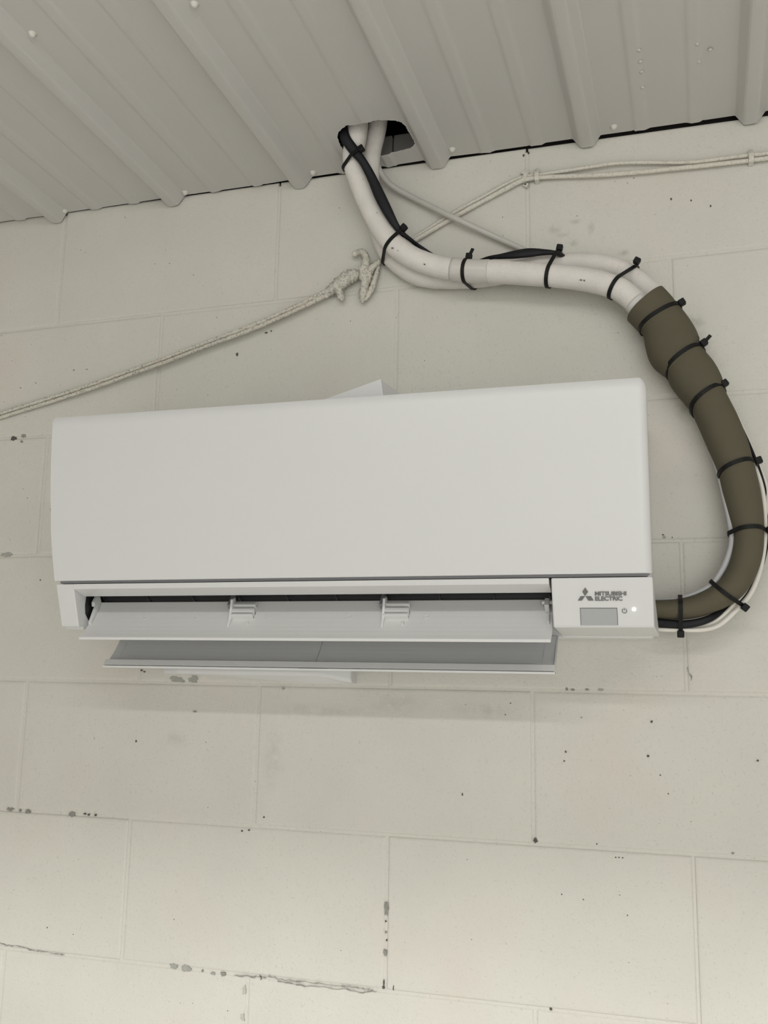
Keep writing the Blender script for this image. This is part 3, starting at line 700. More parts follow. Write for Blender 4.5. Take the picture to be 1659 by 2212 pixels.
tag(Acc().box(X0 - 0.1, X1 + 0.1, YB - 0.1, 0.2, 2.75, 2.8).box(X0 - 0.1, X1 + 0.1, 0.15, 0.2, 0.0, 2.75).build('roof_deck', M['dark']), 'dark roof lining above the steel ceiling', 'roof', kind='structure')
beam = Acc().prism([(-2.05, 2.166), (-1.95, 2.166), (-1.95, 2.176), (-1.996, 2.18), (-1.996, 2.43), (-1.95, 2.435), (-1.95, 2.45), (-2.05, 2.45), (-2.05, 2.435), (-2.004, 2.43), (-2.004, 2.18), (-2.05, 2.176)], X0, X1).build('added_beam_1', M['steel'])  # added out of view to keep the far light off the upper wall
tag(beam, 'added unseen beam behind the camera, shading the upper wall from the far lamp', 'beam', kind='structure')


def batten(cx, cy, length, zt, label, hw=0.03):
    root = empty('ceiling_batten', (cx, cy, zt))
    Acc().box(cx - length / 2, cx + length / 2, cy - hw, cy + hw, zt - 0.05, zt).build('housing', M['white'], root, bevel=0.004)
    Acc().prism([(cy - hw + 0.002, zt - 0.05), (cy + hw - 0.002, zt - 0.05), (cy + hw - 0.01, zt - 0.056), (cy - hw + 0.01, zt - 0.056)], cx - length / 2 + 0.01, cx + length / 2 - 0.01).build('diffuser', emit('lamp_diffuser', (1, 0.985, 0.955), 3.0), root)
    tag(root, label, 'lamp')


batten(NEAR_X, NEAR_Y, 1.52, 2.435, 'white ceiling batten lamp nearest the block wall')
batten(FAR_X, FAR_Y, 3.02, 2.465, 'added unseen batten lamp beyond the beam, brightening the lower wall', 0.08)

# ------------------------------------------------------------------ air conditioner
Z = 1.2
XL, XR = -0.234, 0.563
PROFILE = [(0.762, -0.2146), (0.73, -0.2130), (0.6975, -0.2107), (0.659, -0.2066), (0.634, -0.2027), (0.602, -0.198), (0.571, -0.1908), (0.5366, -0.181)]


def face_y(z):
    for (za, ya), (zb, yb) in zip(PROFILE[:-1], PROFILE[1:]):
        if zb <= z <= za:
            t = (za - z) / (za - zb)
            return ya + (yb - ya) * t
    return PROFILE[0][1] if z > 0.7 else PROFILE[-1][1]


ac = empty('air_conditioner', (0.165, 0.0, Z + 0.468))
tag(ac, 'white wall-mounted split air conditioner with its two air vanes open', 'air conditioner')

# body behind the panel and the back plate on the wall
b_ = Acc()
b_.prism([(0.0, Z + 0.742), (-0.17, Z + 0.742), (-0.203, Z + 0.738), (-0.2035, Z + 0.70), (-0.1985, Z + 0.655), (-0.190, Z + 0.60), (-0.176, Z + 0.553), (-0.170, Z + 0.5365), (-0.150, Z + 0.5365), (-0.132, Z + 0.562), (-0.040, Z + 0.588), (0.0, Z + 0.588)], XL + 0.002, XR - 0.002)
body = b_.build('body', M['white'], ac, bevel=0.003)
Acc().box(XL + 0.001, XR - 0.001, -0.052, 0.0, Z + 0.468, Z + 0.757).build('back_plate', M['white'], ac, bevel=0.004)
Acc().box(XL + 0.006, XR - 0.006, -0.176, -0.150, Z + 0.5335, Z + 0.5440).build('seam_shade_strip', M['inner'], ac)  # dark colour stands in for the shade inside the panel seam

# curved front panel with rounded right-hand edge
zs = [0.5366 + (0.762 - 0.5366) * k / 30 for k in range(31)]
xs = [XL + (0.540 - XL) * k / 20 for k in range(21)] + [0.544, 0.548, 0.551, 0.554, 0.5565, 0.5585, 0.560, 0.5615, 0.5625, 0.563]
v, f = [], []
RC, RE = 0.009, 0.011
for x in xs:
    drop = 0.0
    d = x - (XR - RC)
    if d > 0:
        drop = RC - math.sqrt(max(0, RC * RC - d * d))
    yb = 0.0
    d = x - (XR - RE)
    if d > 0:
        yb = RE - math.sqrt(max(0, RE * RE - d * d))
    for k, z in enumerate(zs):
        z2 = 0.5366 + (z - 0.5366) * (0.762 - drop - 0.5366) / (0.762 - 0.5366)
        top = 0.762 - drop - z2
        yt = 0.0
        if top < 0.004:
            yt = 0.004 - math.sqrt(max(0, 0.004 ** 2 - (0.004 - top) ** 2))
        v.append((x, face_y(z2) + yb + yt, Z + z2))
nz_ = len(zs)
for i in range(len(xs) - 1):
    for k in range(nz_ - 1):
        f.append((i * nz_ + k, (i + 1) * nz_ + k, (i + 1) * nz_ + k + 1, i * nz_ + k + 1))
nf = len(v)
v += [(x, y + 0.0055, z) for x, y, z in v]
f += [tuple(nf + i for i in reversed(q)) for q in list(f)]
edge = [i * nz_ for i in range(len(xs))] + [(len(xs) - 1) * nz_ + k for k in range(1, nz_)] + [i * nz_ + nz_ - 1 for i in range(len(xs) - 2, -1, -1)] + [k for k in range(nz_ - 2, 0, -1)]
for a, b in zip(edge, edge[1:] + edge[:1]):
    f.append((a, b, nf + b, nf + a))
panel = build('front_panel', v, f, M['white'], ac, smooth=True)
es = panel.modifiers.new('split', 'EDGE_SPLIT')
es.split_angle = math.radians(50)

# lower bezel: left end cap, right control housing, lip above the outlet
BEZ = [(-0.1775, Z + 0.5325), (-0.169, Z + 0.509), (-0.160, Z + 0.484), (-0.1572, Z + 0.4762), (-0.1555, Z + 0.4752)]
XA, XB = -0.2065, 0.4465
Acc().prism(BEZ + [(-0.145, Z + 0.4750), (-0.145, Z + 0.5325)], XL, XA).build('end_cap', M['white'], ac, bevel=0.0012)
Acc().box(XL, XA, -0.146, -0.051, Z + 0.4722, Z + 0.5365).build('end_housing', M['white'], ac)
ca = Acc().prism(BEZ + [(-0.051, Z + 0.4700), (-0.051, Z + 0.5325)], XB, XR)
ca.v = [(0.5685, y_, z_) if x_ > XR - 0.001 and y_ > -0.06 and z_ < Z + 0.48 else (x_, y_, z_) for x_, y_, z_ in ca.v]
ctrl = ca.build('control_housing', M['white'], ac, bevel=0.0022, segs=3)
Acc().prism([(-0.1775, Z + 0.5325), (-0.1766, Z + 0.5255), (-0.150, Z + 0.5180), (-0.146, Z + 0.5180), (-0.146, Z + 0.5325)], XA, XB - 0.0025).build('outlet_lip', M['white'], ac, bevel=0.0008)

# dark duct with the cross-flow fan in it
d_ = Acc()
duct = [(-0.1462, Z + 0.5185), (-0.134, Z + 0.560), (-0.045, Z + 0.587), (-0.0525, Z + 0.50), (-0.0525, Z + 0.492)]
for x0, x1 in ((XA, XB),):
    k = len(duct)
    vv = [(x0, y, z) for y, z in duct] + [(x1, y, z) for y, z in duct]
    d_.add(vv, [(i, i + 1, k + i + 1, k + i) for i in range(k - 1)])
for x in (XA + 0.0004, XB - 0.0004):
    side = [(-0.1445, Z + 0.519), (-0.1462, Z + 0.506), (-0.144, Z + 0.494), (-0.136, Z + 0.486), (-0.124, Z + 0.483), (-0.055, Z + 0.483), (-0.046, Z + 0.586), (-0.134, Z + 0.559)]
    d_.add([(x, y, z) for y, z in side], [tuple(range(len(side)))])
d_.build('air_duct', M['black'], ac)
Acc().box(XA, XB, -0.0560, -0.0515, Z + 0.4685, Z + 0.4925).build('outlet_sill', M['white'], ac)
fan = Acc()
fc = (-0.094, Z + 0.5445)
for k in range(26):
    t = 2 * math.pi * k / 26
    y, z = fc[0] + 0.028 * math.cos(t), fc[1] + 0.028 * math.sin(t)
    r_ = Vector((0, math.cos(t + 0.6), math.sin(t + 0.6)))
    q_ = Vector((0, -math.sin(t + 0.6), math.cos(t + 0.6)))
    fan.obox(((XA + XB) / 2, y, z), ((XB - XA) / 2 - 0.006, 0, 0), r_ * 0.006, q_ * 0.0006)
for k in range(10):
    fan.lathe((XA + 0.008 + k * (XB - XA - 0.018) / 9, fc[0], fc[1]), (1, 0, 0), [(0.034, 0), (0.034, 0.002)], 26)
fan.build('fan', M['fan'], ac)

# upper vane
UV_X0, UV_X1 = -0.2035, 0.4435


def vane_curve(p0, p1, bow, n=9):
    out = []
    d = Vector((p1[0] - p0[0], p1[1] - p0[1]))
    nr = Vector((d.y, -d.x)).normalized()      # to the rear
    for i in range(n):
        t = i / (n - 1)
        k = 4 * bow * t * (1 - t)
        out.append((p0[0] + d.x * t + nr.x * k, p0[1] + d.y * t + nr.y * k))
    return out


UP0, UP1 = (-0.1600, 0.4605), (-0.1170, 0.5125)
uc = vane_curve(UP0, UP1, 0.0045)
back = [(y + 0.0026, z - 0.0024) for y, z in uc]
back[0] = (uc[0][0] + 0.0012, uc[0][1] - 0.0036)
uprof = [(y, Z + z) for y, z in uc] + [(y, Z + z) for y, z in reversed(back)]
uvane = Acc().prism(uprof, UV_X0, UV_X1).build('upper_vane', M['vane'], ac, bevel=0.0006, segs=1)
un = Vector((0, -(UP1[1] - UP0[1]), UP1[0] - UP0[0])).normalized()     # outwards
ut = Vector((0, UP1[0] - UP0[0], UP1[1] - UP0[1])).normalized()        # up along the vane


def on_vane(x, s, h=0.0):
    t = s * (len(uc) - 1)
    i = min(int(t), len(uc) - 2)
    k = t - i
    y = uc[i][0] + (uc[i + 1][0] - uc[i][0]) * k
    z = uc[i][1] + (uc[i + 1][1] - uc[i][1]) * k
    return Vector((x, y, Z + z)) + un * h


for x in (0.0125, 0.2275):
    br = Acc()
    # fin standing on the vane, tall at the top, running out towards the lip
    fv = [on_vane(x, 0.30, -0.001), on_vane(x, 0.93, -0.001), on_vane(x, 0.97, 0.010), on_vane(x, 0.86, 0.0155), on_vane(x, 0.70, 0.010), on_vane(x, 0.52, 0.004)]
    w = 0.0034
    br.add([p_ + Vector((w * 0.5, 0, 0)) for p_ in fv] + [p_ - Vector((w * 0.5, 0, 0)) for p_ in fv],
           [tuple(range(6)), tuple(range(11, 5, -1))] + [(i, (i + 1) % 6, 6 + (i + 1) % 6, 6 + i) for i in range(6)])
    # arm with two slots, clipped to the vane
    for s0, s1, h in ((0.80, 0.86, 0.0075), (0.66, 0.76, 0.0065), (0.57, 0.62, 0.006)):
        a = on_vane(x + 0.0165, (s0 + s1) / 2, h / 2)
        br.obox(a, (0.0165, 0, 0), ut * ((s1 - s0) * 0.0335), un * (h / 2 + 0.001))
    br.obox(on_vane(x + 0.0165, 0.715, 0.0005), (0.0165, 0, 0), ut * 0.0098, un * 0.0016)
    br.obox(on_vane(x + 0.030, 0.92, 0.002), (0.0018, 0, 0), ut * 0.0014, un * 0.0022)
    br.obox(on_vane(x + 0.027, 0.45, 0.001), (0.0016, 0, 0), ut * 0.003, un * 0.0016)
    br.build('bracket', M['vane'], uvane, bevel=0.0007)
    Acc().obox(on_vane(x - 0.0042, 0.93, 0.006), (0.0022, 0, 0), ut * 0.0115, un * 0.0045).build('strut', M['inner'], uvane, bevel=0.001)
for x in (-0.1183, -0.0388, 0.0662, 0.1792, 0.2832):
    Acc().torus(on_vane(x, 0.62, 0.0002), un, 0.0032, 0.0005).build('moulded_ring', M['vane'], uvane, smooth=True)
hk = Acc()
hv = [(0.40, -0.001), (0.62, -0.001), (0.99, 0.001), (1.04, 0.008), (0.96, 0.0150), (0.80, 0.0165), (0.74, 0.012), (0.84, 0.008), (0.60, 0.006), (0.42, 0.003)]
hvv = [on_vane(-0.2005, s, h) for s, h in hv]
w = 0.0048
hk.add([p_ + Vector((w / 2, 0, 0)) for p_ in hvv] + [p_ - Vector((w / 2, 0, 0)) for p_ in hvv],
       [tuple(range(10)), tuple(range(19, 9, -1))] + [(i, (i + 1) % 10, 10 + (i + 1) % 10, 10 + i) for i in range(10)])
hk.build('hinge_hook', M['white'], uvane, bevel=0.0006)
pn = Acc()
pn.obox(on_vane(0.4365, 0.80, 0.006), (0.0030, 0, 0), ut * 0.0065, un * 0.0065)
pn.obox(on_vane(0.4385, 0.55, 0.002), (0.0012, 0, 0), ut * 0.008, un * 0.003)
pn.build('hinge_lug', M['white'], uvane, bevel=0.0008)
Acc().lathe(on_vane(0.4300, 0.84, 0.008), (1, 0, 0), [(0.0024, 0), (0.0026, 0.001), (0.0026, 0.0165)], 14).build('hinge_pin', M['pvc'], uvane, smooth=False)

# lower vane: two leaves on a pale rim
LV_X0, LV_X1, LSEAM = -0.1980, 0.4412, 0.1205
LP0, LP1 = (-0.1000, 0.4235), (-0.0600, 0.4700)
lc = vane_curve(LP0, LP1, 0.003)
lvane = empty('lower_vane', (0, 0, 0))
lvane.parent = ac
lvane.location = Vector((0.12, -0.08, Z + 0.445)) - wloc(ac)
for x0, x1 in ((LV_X0 + 0.0012, LSEAM - 0.0004), (LSEAM + 0.0004, LV_X1 - 0.0012)):
    pr_ = [(y, Z + z) for y, z in lc[1:]] + [(y + 0.0024, Z + z - 0.002) for y, z in reversed(lc[1:])]
    leaf = Acc().prism(pr_, x0, x1).build('vane_leaf', M['vane_low'], lvane)
    ln = Vector((0, -(LP1[1] - LP0[1]), LP1[0] - LP0[0])).normalized()
    lt = Vector((0, LP1[0] - LP0[0], LP1[1] - LP0[1])).normalized()
    # moulded line round the leaf
    g = Acc()
    y1, z1 = lc[2]
    g.obox(((x0 + x1) / 2, y1, Z + z1), ((x1 - x0) / 2 - 0.014, 0, 0), lt * 0.0007, ln * 0.0006)
    xe = x1 - 0.014 if x0 > 0 else x0 + 0.014
    ye, ze = lc[5]
    g.obox((xe, ye - 0.0003, Z + ze), (0.0007, 0, 0), lt * 0.024, ln * 0.0006)
    g.build('moulded_line', M['vane_low'], leaf)
Acc().prism([(-0.1030, Z + 0.4245), (-0.0985, Z + 0.4325), (-0.0935, Z + 0.4305), (-0.0975, Z + 0.4235)], LV_X0, LV_X1).build('vane_rim', M['white'], lvane, bevel=0.0005)
Acc().prism([(-0.1040, Z + 0.4205), (-0.1040, Z + 0.4232), (-0.0960, Z + 0.4232), (-0.0960, Z + 0.4205)], LV_X0 - 0.001, LV_X1 + 0.001).build('vane_lip', M['white'], lvane, bevel=0.0006)
Acc().prism([(-0.1035, Z + 0.4215), (-0.0990, Z + 0.4265), (-0.0590, Z + 0.4700), (-0.0570, Z + 0.4680), (-0.0960, Z + 0.4215)], LV_X1 - 0.001, LV_X1 + 0.001).build('vane_end', M['white'], lvane)

# display window, indicator, printed marks on the control housing
L_ = DATA['logo']


def decal(name, quad, mat, lift, thick=0.0003, parent=ctrl):
    q = [Vector(p_) for p_ in quad]
    nr = (q[1] - q[0]).cross(q[-1] - q[0]).normalized()
    if nr.y > 0:
        nr = -nr
    n_ = len(q)
    v_ = [p_ + nr * lift for p_ in q] + [p_ - nr * thick for p_ in q]
    return build(name, v_, [tuple(range(n_)), tuple(range(2 * n_ - 1, n_ - 1, -1))] + [(i, (i + 1) % n_, n_ + (i + 1) % n_, n_ + i) for i in range(n_)], mat, parent)


BL = 0.0012   # the bezel bulges slightly in front of the flat measure
bez_n = Vector((0, -0.940, -0.341))


def lifted(quad, d=BL):
    return [Vector(q) + bez_n * d for q in quad]


win = [L_['win_tl'], L_['win_tr'], L_['win_br'], L_['win_bl']]
decal('window_edge', lifted([Vector(win[0]) + Vector((-0.0007, 0, 0.0006)), Vector(win[1]) + Vector((0.0007, 0, 0.0006)), Vector(win[2]) + Vector((0.0007, 0, 0)), Vector(win[3]) + Vector((-0.0007, 0, 0))], 0.0), M['print'], 0.0008)
decal('display_window', lifted(win, 0.0), M['window'], 0.0012)
em = empty('emblem', (0, 0, 0))
em.parent = ctrl
em.location = Vector(L_['mid']) - wloc(ctrl)
for q in DATA['emblem']:
    decal('diamond', lifted(q, 0.0), M['print'], 0.0010, parent=em)
led = Vector(L_['led'])
Acc().lathe(led, bez_n, [(0.0021, -0.0005), (0.0021, 0.0010), (0.0012, 0.0014)], 16).build('indicator_light', M['led'], ctrl, smooth=True)
pw = Vector(L_['power'])
pa = Acc()
ea, eb = Vector((1, 0, 0)), Vector((0, -0.341, 0.940))
for i in range(22):
    t = math.radians(120 + i * (300 / 21.0))
    t2 = math.radians(120 + (i + 1) * (300 / 21.0))
    if i == 21:
        break
    for_r = [(0.0022, t), (0.0030, t), (0.0030, t2), (0.0022, t2)]
    pa.add([pw + ea * (r * math.cos(a)) + eb * (r * math.sin(a)) + bez_n * 0.0010 for r, a in for_r], [(0, 1, 2, 3)])
pa.add([pw + ea * sx * 0.0004 + eb * sz + bez_n * 0.0010 for sx, sz in ((-1, 0.0005), (1, 0.0005), (1, 0.0036), (-1, 0.0036))], [(0, 1, 2, 3)])
pa.build('power_symbol', M['print'], ctrl)
for word, quad in zip(('MITSUBISHI', 'ELECTRIC'), DATA['lettering']):
    cu = bpy.data.curves.new('word', 'FONT')
    cu.body = word
    cu.offset = 0.03
    cu.space_character = 0.93
    to = bpy.data.objects.new('word', cu)
    col.objects.link(to)
    bpy.context.view_layer.update()
    tm = bpy.data.meshes.new_from_object(to.evaluated_get(bpy.context.evaluated_depsgraph_get()))
    vs = [v_.co.copy() for v_ in tm.vertices]
    fs = [tuple(p_.vertices) for p_ in tm.polygons]
    bpy.data.objects.remove(to, do_unlink=True)
    x0, x1 = min(v_.x for v_ in vs), max(v_.x for v_ in vs)
    y0, y1 = min(v_.y for v_ in vs), max(v_.y for v_ in vs)
    tl, tr, brr, bl = [Vector(q) for q in quad]
    out = []
    for v_ in vs:
        u, w = (v_.x - x0) / (x1 - x0), (v_.y - y0) / (y1 - y0)
        p_ = (bl + (brr - bl) * u) * (1 - w) + (tl + (tr - tl) * u) * w
        out.append(p_ + bez_n * 0.0012)
    build('lettering', out, fs, M['print'], ctrl)

# ------------------------------------------------------------------ box lying on top of the unit
e1, e2, e3 = Vector((-0.961, 0.198, -0.192)).normalized(), Vector((0.214, 0.974, -0.07)).normalized(), Vector((0.173, -0.109, -0.979)).normalized()
c0 = Vector((0.2282, -0.170, Z + 0.7981))
lw, ld, lh = 0.135, 0.125, 0.0262
bx = Acc()
cc = c0 + e1 * lw / 2 + e2 * ld / 2 + e3 * lh / 2
bx.obox(cc, e1 * lw / 2, e2 * ld / 2, e3 * lh / 2)
tag(bx.build('carton', M['card'], bevel=0.0012), 'small white box tilted on top of the air conditioner', 'box')

# ------------------------------------------------------------------ white casing on the wall under the unit
cs = empty('wall_casing', (0.0, 0.0, Z + 0.403))
tag(cs, 'white plastic casing on the wall below the lower vane', 'casing')
xa, xb = -0.150, 0.1500
cp = [(0.001, Z + 0.404), (-0.010, Z + 0.4035), (-0.030, Z + 0.4135), (-0.034, Z + 0.4180), (-0.034, Z + 0.4560), (0.001, Z + 0.4580)]
v, f = [], []
stations = [(xa, 0.45), (xa + 0.03, 0.8), (xa + 0.1, 0.97), (xa + 0.18, 1.0), (xa + 0.24, 1.0), (xb - 0.045, 1.0), (xb - 0.012, 0.80), (xb - 0.002, 0.74), (xb, 0.70)]
for x, k in stations:
    for y, z in cp:
        zz = z
        if z < Z + 0.412:
            zz = z + 0.0105 * max(0.0, 1 - (x - xa) / 0.24)
        if x > xb - 0.04 and y < -0.02 and z < Z + 0.43:
            zz = z - 0.0085 * (x - (xb - 0.045)) / 0.045
        v.append((x, y * k if y < 0 else y, zz))
k = len(cp)
for i in range(len(stations) - 1):
    for j in range(k):
        f.append((i * k + j, i * k + (j + 1) % k, (i + 1) * k + (j + 1) % k, (i + 1) * k + j))
f += [tuple(range(k)), tuple(range((len(stations) - 1) * k, len(stations) * k))]
build('cover', v, f, M['white'], cs, bevel=0.0012)
Acc().box(0.075, 0.118, -0.0352, -0.0335, Z + 0.4232, Z + 0.4243).build('clip_slot', M['inner'], cs)

# ------------------------------------------------------------------ pipes, sleeve and hoses
pa_ = empty('insulated_pipe', DATA['pipe_a'][8][:3])
tag(pa_, 'front white lagged pipe with a taped joint, bent down from the ceiling hole', 'pipe', 'lagged refrigerant pipes')
sweep('lagging', DATA['pipe_a'], M['lagging'], pa_, nseg=24, per=8, wrinkle=0.012)
seg = [q[:] for q in DATA['pipe_a'][10:13]]
seg[0] = [seg[0][i] * 0.9 + seg[1][i] * 0.1 for i in range(5)]
tp = [[q[0], q[1], q[2], q[3] + 0.0008, q[4] + 0.0008] for q in seg]
tp[2] = [tp[1][i] + (tp[2][i] - tp[1][i]) * 0.75 for i in range(5)]
sweep('tape_wrap', tp, M['tape'], pa_, nseg=24, per=5, jitter=0.012)
lb = DATA['pipe_a'][18]
lb0 = DATA['pipe_a'][17]
lt0 = [lb0[i] + (lb[i] - lb0[i]) * 0.72 for i in range(5)]
lt1 = [lb[i] + (DATA['pipe_a'][19][i] - lb[i]) * 0.12 for i in range(5)]
sweep('printed_band', [[a + (0.0006 if i > 2 else 0) for i, a in enumerate(lt0)], [a + (0.0006 if i > 2 else 0) for i, a in enumerate(lt1)]], M['label'], pa_, nseg=24, per=3)
pm = Acc()
for i, (x, y, z) in enumerate(DATA['marks']):
    pm.obox((x, y, z), (0.0011 if i % 2 else 0.0017, 0, -0.0004), (0, 0.0006, 0), (0.0002, 0, 0.0009))
tag(pm.build('printed_marks', M['print'], pa_), kind='stuff')
pb_ = empty('insulated_pipe', DATA['pipe_b'][8][:3])
tag(pb_, 'rear white lagged pipe lying against the wall behind the front one', 'pipe', 'lagged refrigerant pipes')
sweep('lagging', DATA['pipe_b'], M['lagging'], pb_, nseg=24, per=8, wrinkle=0.012)
tag(sweep('thin_wire', DATA['wire_ab'], M['pvc'], nseg=10), 'thin off-white wire laid between the two lagged pipes', 'wire')
sl = sweep('foam_sleeve', DATA['sleeve'], M['foam'], nseg=32, per=8, power=2.35)
tag(sl, 'olive brown foam sleeve curving down to the right side of the unit', 'pipe sleeve')
tag(sweep('drain_hose', DATA['clear_hose'], M['hose'], nseg=14), 'thin grey hose slanting from the ceiling hole to the pipes', 'hose')
tag(sweep('black_cable', DATA['black_top'], M['rubber'], nseg=14, power=2.6), 'flat black cable tied along the white pipes from the ceiling hole', 'cable')
tag(sweep('black_cable', DATA['black_low'], M['rubber'], nseg=14, power=2.4), 'black cable under the foam sleeve entering the unit', 'cable')
tag(sweep('white_cable', DATA['white_1'], M['pvc'], nseg=12), 'outer white cable following the foam sleeve round the bend', 'cable')
tag(sweep('white_cable', DATA['white_2'], M['pvc'], nseg=12), 'inner white cable between the foam sleeve and the outer white cable', 'cable')
tag(sweep('drain_tube', DATA['inner_tube'], M['tube'], nseg=12), 'pale tube along the inner curve of the foam sleeve', 'tube')

# ------------------------------------------------------------------ cable ties
TIE_LABELS = [
    'black cable tie nearest the ceiling hole, holding the flat black cable to the front pipe',
    'black cable tie at the elbow where the white pipes turn right',
    'black cable tie on the taped joint, its cut tail pointing up',
    'black cable tie at the end of the flat black cable',
    'slanted black cable tie on the white pipes just before the foam sleeve',
    'black cable tie near the open upper end of the foam sleeve',
    'black cable tie with a cut tail, second on the foam sleeve',
    'black cable tie on the foam sleeve level with the top edge of the unit',
    'black cable tie on the foam sleeve where the outer white cable first shows',
    'black cable tie at the right edge of the photo, on the outer bend',
    'slanted black cable tie on the lower bend, its head over the white cables',
    'upright black cable tie beside the unit, round sleeve and black cable',
]


def hull2d(pts):
    pts = sorted(set((round(x, 5), round(y, 5)) for x, y in pts))

    def half(seq):
        out = []
        for p_ in seq:
            while len(out) > 1 and (out[-1][0] - out[-2][0]) * (p_[1] - out[-2][1]) - (out[-1][1] - out[-2][1]) * (p_[0] - out[-2][0]) <= 0:
                out.pop()
            out.append(p_)
        return out
    lo, hi = half(pts), half(pts[::-1])
    return lo[:-1] + hi[:-1]


TIE_AROUND = [('pipe_a', 'black_top'), ('pipe_a', 'pipe_b', 'black_top'), ('pipe_a', 'pipe_b'), ('pipe_a', 'pipe_b', 'black_top'), ('pipe_a', 'pipe_b'),
              ('sleeve',), ('sleeve',), ('sleeve',), ('sleeve', 'white_1'), ('sleeve', 'white_1', 'inner_tube'), ('sleeve', 'white_1', 'inner_tube'), ('sleeve', 'black_low', 'white_1', 'inner_tube')]


def cable_tie(d, label, around):
    """a nylon strap drawn tight round everything it binds, in the plane across the run"""
    a, b = Vector(d['a']), Vector(d['b'])
    c = (a + b) / 2
    A = (b - a).normalized()
    Yv = Vector((0, 1, 0))
    T = A.cross(Yv).normalized()
    pts = []
    for key in around:
        run = catmull(DATA[key], 10)
        best = min(range(len(run)), key=lambda i: abs((Vector(run[i][:3]) - c).dot(T)) + 0.5 * (Vector(run[i][:3]) - c).length)
        q = run[best]
        o = Vector(q[:3]) - c
        p0, p1 = Vector(run[max(0, best - 1)][:3]), Vector(run[min(len(run) - 1, best + 1)][:3])
        tn = (p1 - p0).normalized()
        skew = max(0.5, abs(tn.dot(T)) / max(1e-6, math.hypot(tn.dot(T), tn.dot(A))))
        pw_ = 2.35 if key == 'sleeve' else 2.0
        for k_ in range(28):
            t = 2 * math.pi * k_ / 28
            ct, st = math.cos(t), math.sin(t)
            e = 2 / pw_
            pts.append((o.dot(A) + q[3] / skew * math.copysign(abs(ct) ** e, ct), o.y + q[4] * math.copysign(abs(st) ** e, st)))
    h = hull2d(pts)
    mx = sum(p_[0] for p_ in h) / len(h)
    my = sum(p_[1] for p_ in h) / len(h)
    fl = max(my - p_[1] for p_ in h)
    root = empty('cable_tie', c)
    tag(root, label, 'cable tie', 'black cable ties along the pipe run')
    # even steps round the hull
    per_, loop = 0.0, []
    n_ = 56
    lens = [math.dist(h[i], h[(i + 1) % len(h)]) for i in range(len(h))]
    tot = sum(lens)
    i, acc = 0, 0.0
    for k_ in range(n_):
        target = tot * k_ / n_
        while acc + lens[i] < target:
            acc += lens[i]
            i += 1
        t = (target - acc) / max(1e-9, lens[i])
        p0, p1 = h[i], h[(i + 1) % len(h)]
        loop.append((p0[0] + (p1[0] - p0[0]) * t, p0[1] + (p1[1] - p0[1]) * t))
    v_, f_ = [], []
    hw, th = 0.0026, 0.0015
    for k_ in range(n_):
        x_, y_ = loop[k_]
        xa_, ya_ = loop[k_ - 1]
        xb_, yb_ = loop[(k_ + 1) % n_]
        nx, ny = (yb_ - ya_), -(xb_ - xa_)
        l_ = math.hypot(nx, ny)
        nx, ny = nx / l_, ny / l_
        if nx * (x_ - mx) + ny * (y_ - my) < 0:
            nx, ny = -nx, -ny
        lean = d['lean'] * (my - y_) / fl
        for w_, o_ in ((-hw, 0.0004), (hw, 0.0004), (hw, 0.0004 + th), (-hw, 0.0004 + th)):
            p_ = c + A * (x_ + nx * o_) + Yv * (y_ + ny * o_) + T * (lean + w_)
            p_.y = min(p_.y, -0.0003)
            v_.append(p_)
    for k_ in range(n_):
        j_ = (k_ + 1) % n_
        for e_ in range(4):
            l_ = (e_ + 1) % 4
            f_.append((k_ * 4 + e_, j_ * 4 + e_, j_ * 4 + l_, k_ * 4 + l_))
    build('strap', v_, f_, M['tie'], root)
    # head at the +A side, a little in front of the widest point
    xm = max(p_[0] for p_ in loop)
    cand = [p_ for p_ in loop if p_[0] > xm - 0.0035 and p_[1] <= my]
    hy = min((p_[1] for p_ in cand), default=my)
    hc = c + A * (xm + 0.0026) + Yv * (hy + 0.001) + T * (d['lean'] * (my - hy) / fl)
    Acc().obox(hc, A * 0.0043, Yv * 0.0046, T * 0.0043).build('head', M['tie'], root, bevel=0.0012, segs=2)
    if d['tail']:
        k_, l_ = d['tail']
        dirv = (A * 0.8 + T * l_ * 20).normalized()
        Acc().obox(hc + dirv * 0.0075, dirv * 0.0055, Yv * 0.0009, dirv.cross(Yv) * 0.0022).build('tail', M['tie'], root)


for d, lab, ar in zip(DATA['ties'], TIE_LABELS, TIE_AROUND):
    cable_tie(d, lab, ar)

# ------------------------------------------------------------------ painted cables clipped to the wall
cl = empty('painted_cable', DATA['cable_left'][0][6][:3])
tag(cl, 'twin cable painted over with the wall, sagging from the tangle to the left edge', 'cable')
for q in DATA['cable_left']:
    sweep('strand', q, M['cable_paint'], cl, nseg=10, per=14, jitter=0.09)
cr = empty('painted_cable', DATA['cable_right'][0][7][:3])
tag(cr, 'twin cable painted over with the wall, clipped under the ceiling on the right', 'cable')
for q in DATA['cable_right']:
    sweep('strand', q, M['cable_clean'], cr, nseg=10, per=12, jitter=0.07)
kn = empty('cable_tangle', DATA['knot'][0][3][:3])
tag(kn, 'lumpy tangle of painted cable ends hanging left of the pipes', 'cable tangle')
for q, nm in zip(DATA['knot'], ('wrapped_joint', 'hanging_end', 'looped_end', 'frayed_end', 'frayed_end')):
    sweep(nm, q, M['cable_paint'], kn, nseg=14, per=5, jitter=0.24)
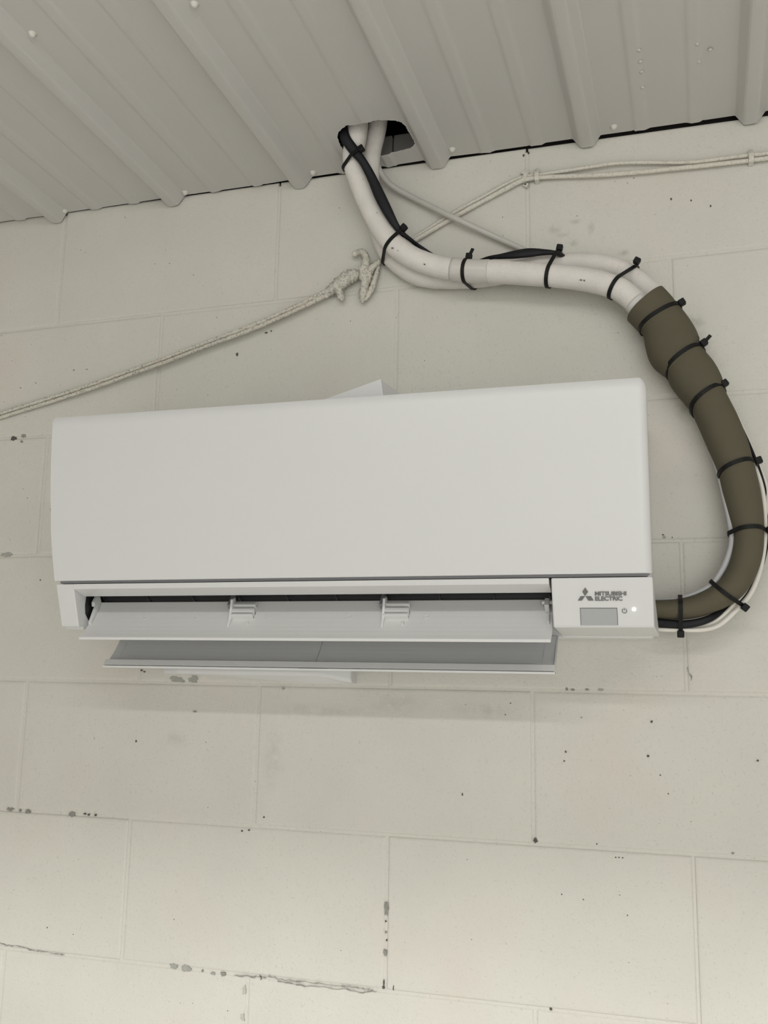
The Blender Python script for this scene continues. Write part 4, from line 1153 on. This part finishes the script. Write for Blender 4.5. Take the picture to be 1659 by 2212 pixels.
for key in ('knot_ball', 'knot_ball2'):
    c = Vector(DATA[key])
    r = 0.0052 if key == 'knot_ball' else 0.0034
    Acc().lathe(c, (0, -1, 0), [(r * 0.35, -r * 0.93), (r * 0.8, -r * 0.6), (r, 0), (r * 0.8, r * 0.6), (r * 0.35, r * 0.93)], 12).build('nail_head', M['cable_clean'], kn, smooth=True)
CLIP_LABELS = ['painted cable clip above the vertical block joint', 'painted cable clip near the right edge of the photo', 'slanted painted cable clip where the cable bends downward']
for i, (c, lab) in enumerate(zip(DATA['clips'], CLIP_LABELS)):
    x, y, z = c
    a = Acc()
    s = 0.0034
    # saddle: a bridge over the cable with a nail ear above
    if i < 2:
        pr2 = [(0.0, z + 0.0125), (-0.006, z + 0.0125), (-0.007, z + 0.0065), (-0.0125, z + 0.004), (-0.0135, z - 0.004), (-0.0115, z - 0.0085), (0.0, z - 0.0095)]
        a.prism(pr2, x - s, x + s)
        root = empty('cable_clip', (x, 0, z))
        a.build('saddle', M['cable_clean'], root, bevel=0.0008)
        Acc().lathe((x, -0.0055, z + 0.0100), (0, -1, 0), [(0.0026, 0), (0.0022, 0.002), (0.0008, 0.0026)], 10).build('nail', M['chip3'], root, smooth=True)
    else:
        root = empty('cable_clip', (x, 0, z))
        A = Vector((0.35, 0, 0.93)).normalized()
        B = Vector((0.93, 0, -0.35)).normalized()
        a.obox(Vector((x, -0.0035, z + 0.0105)), A * 0.003, Vector((0, 0.0035, 0)), B * 0.006)
        a.obox(Vector((x, -0.009, z + 0.0035)), A * 0.006, Vector((0, 0.0014, 0)), B * 0.003)
        a.obox(Vector((x + 0.001, -0.0035, z - 0.0090)), A * 0.003, Vector((0, 0.0035, 0)), B * 0.0034)
        a.build('saddle', M['cable_clean'], root, bevel=0.001)
        Acc().lathe((x + 0.0005, -0.0068, z - 0.0085), (0, -1, 0), [(0.0018, 0), (0.0015, 0.001)], 10).build('nail', M['chip0'], root, smooth=True)
    tag(root, lab, 'clip', 'painted cable clips')
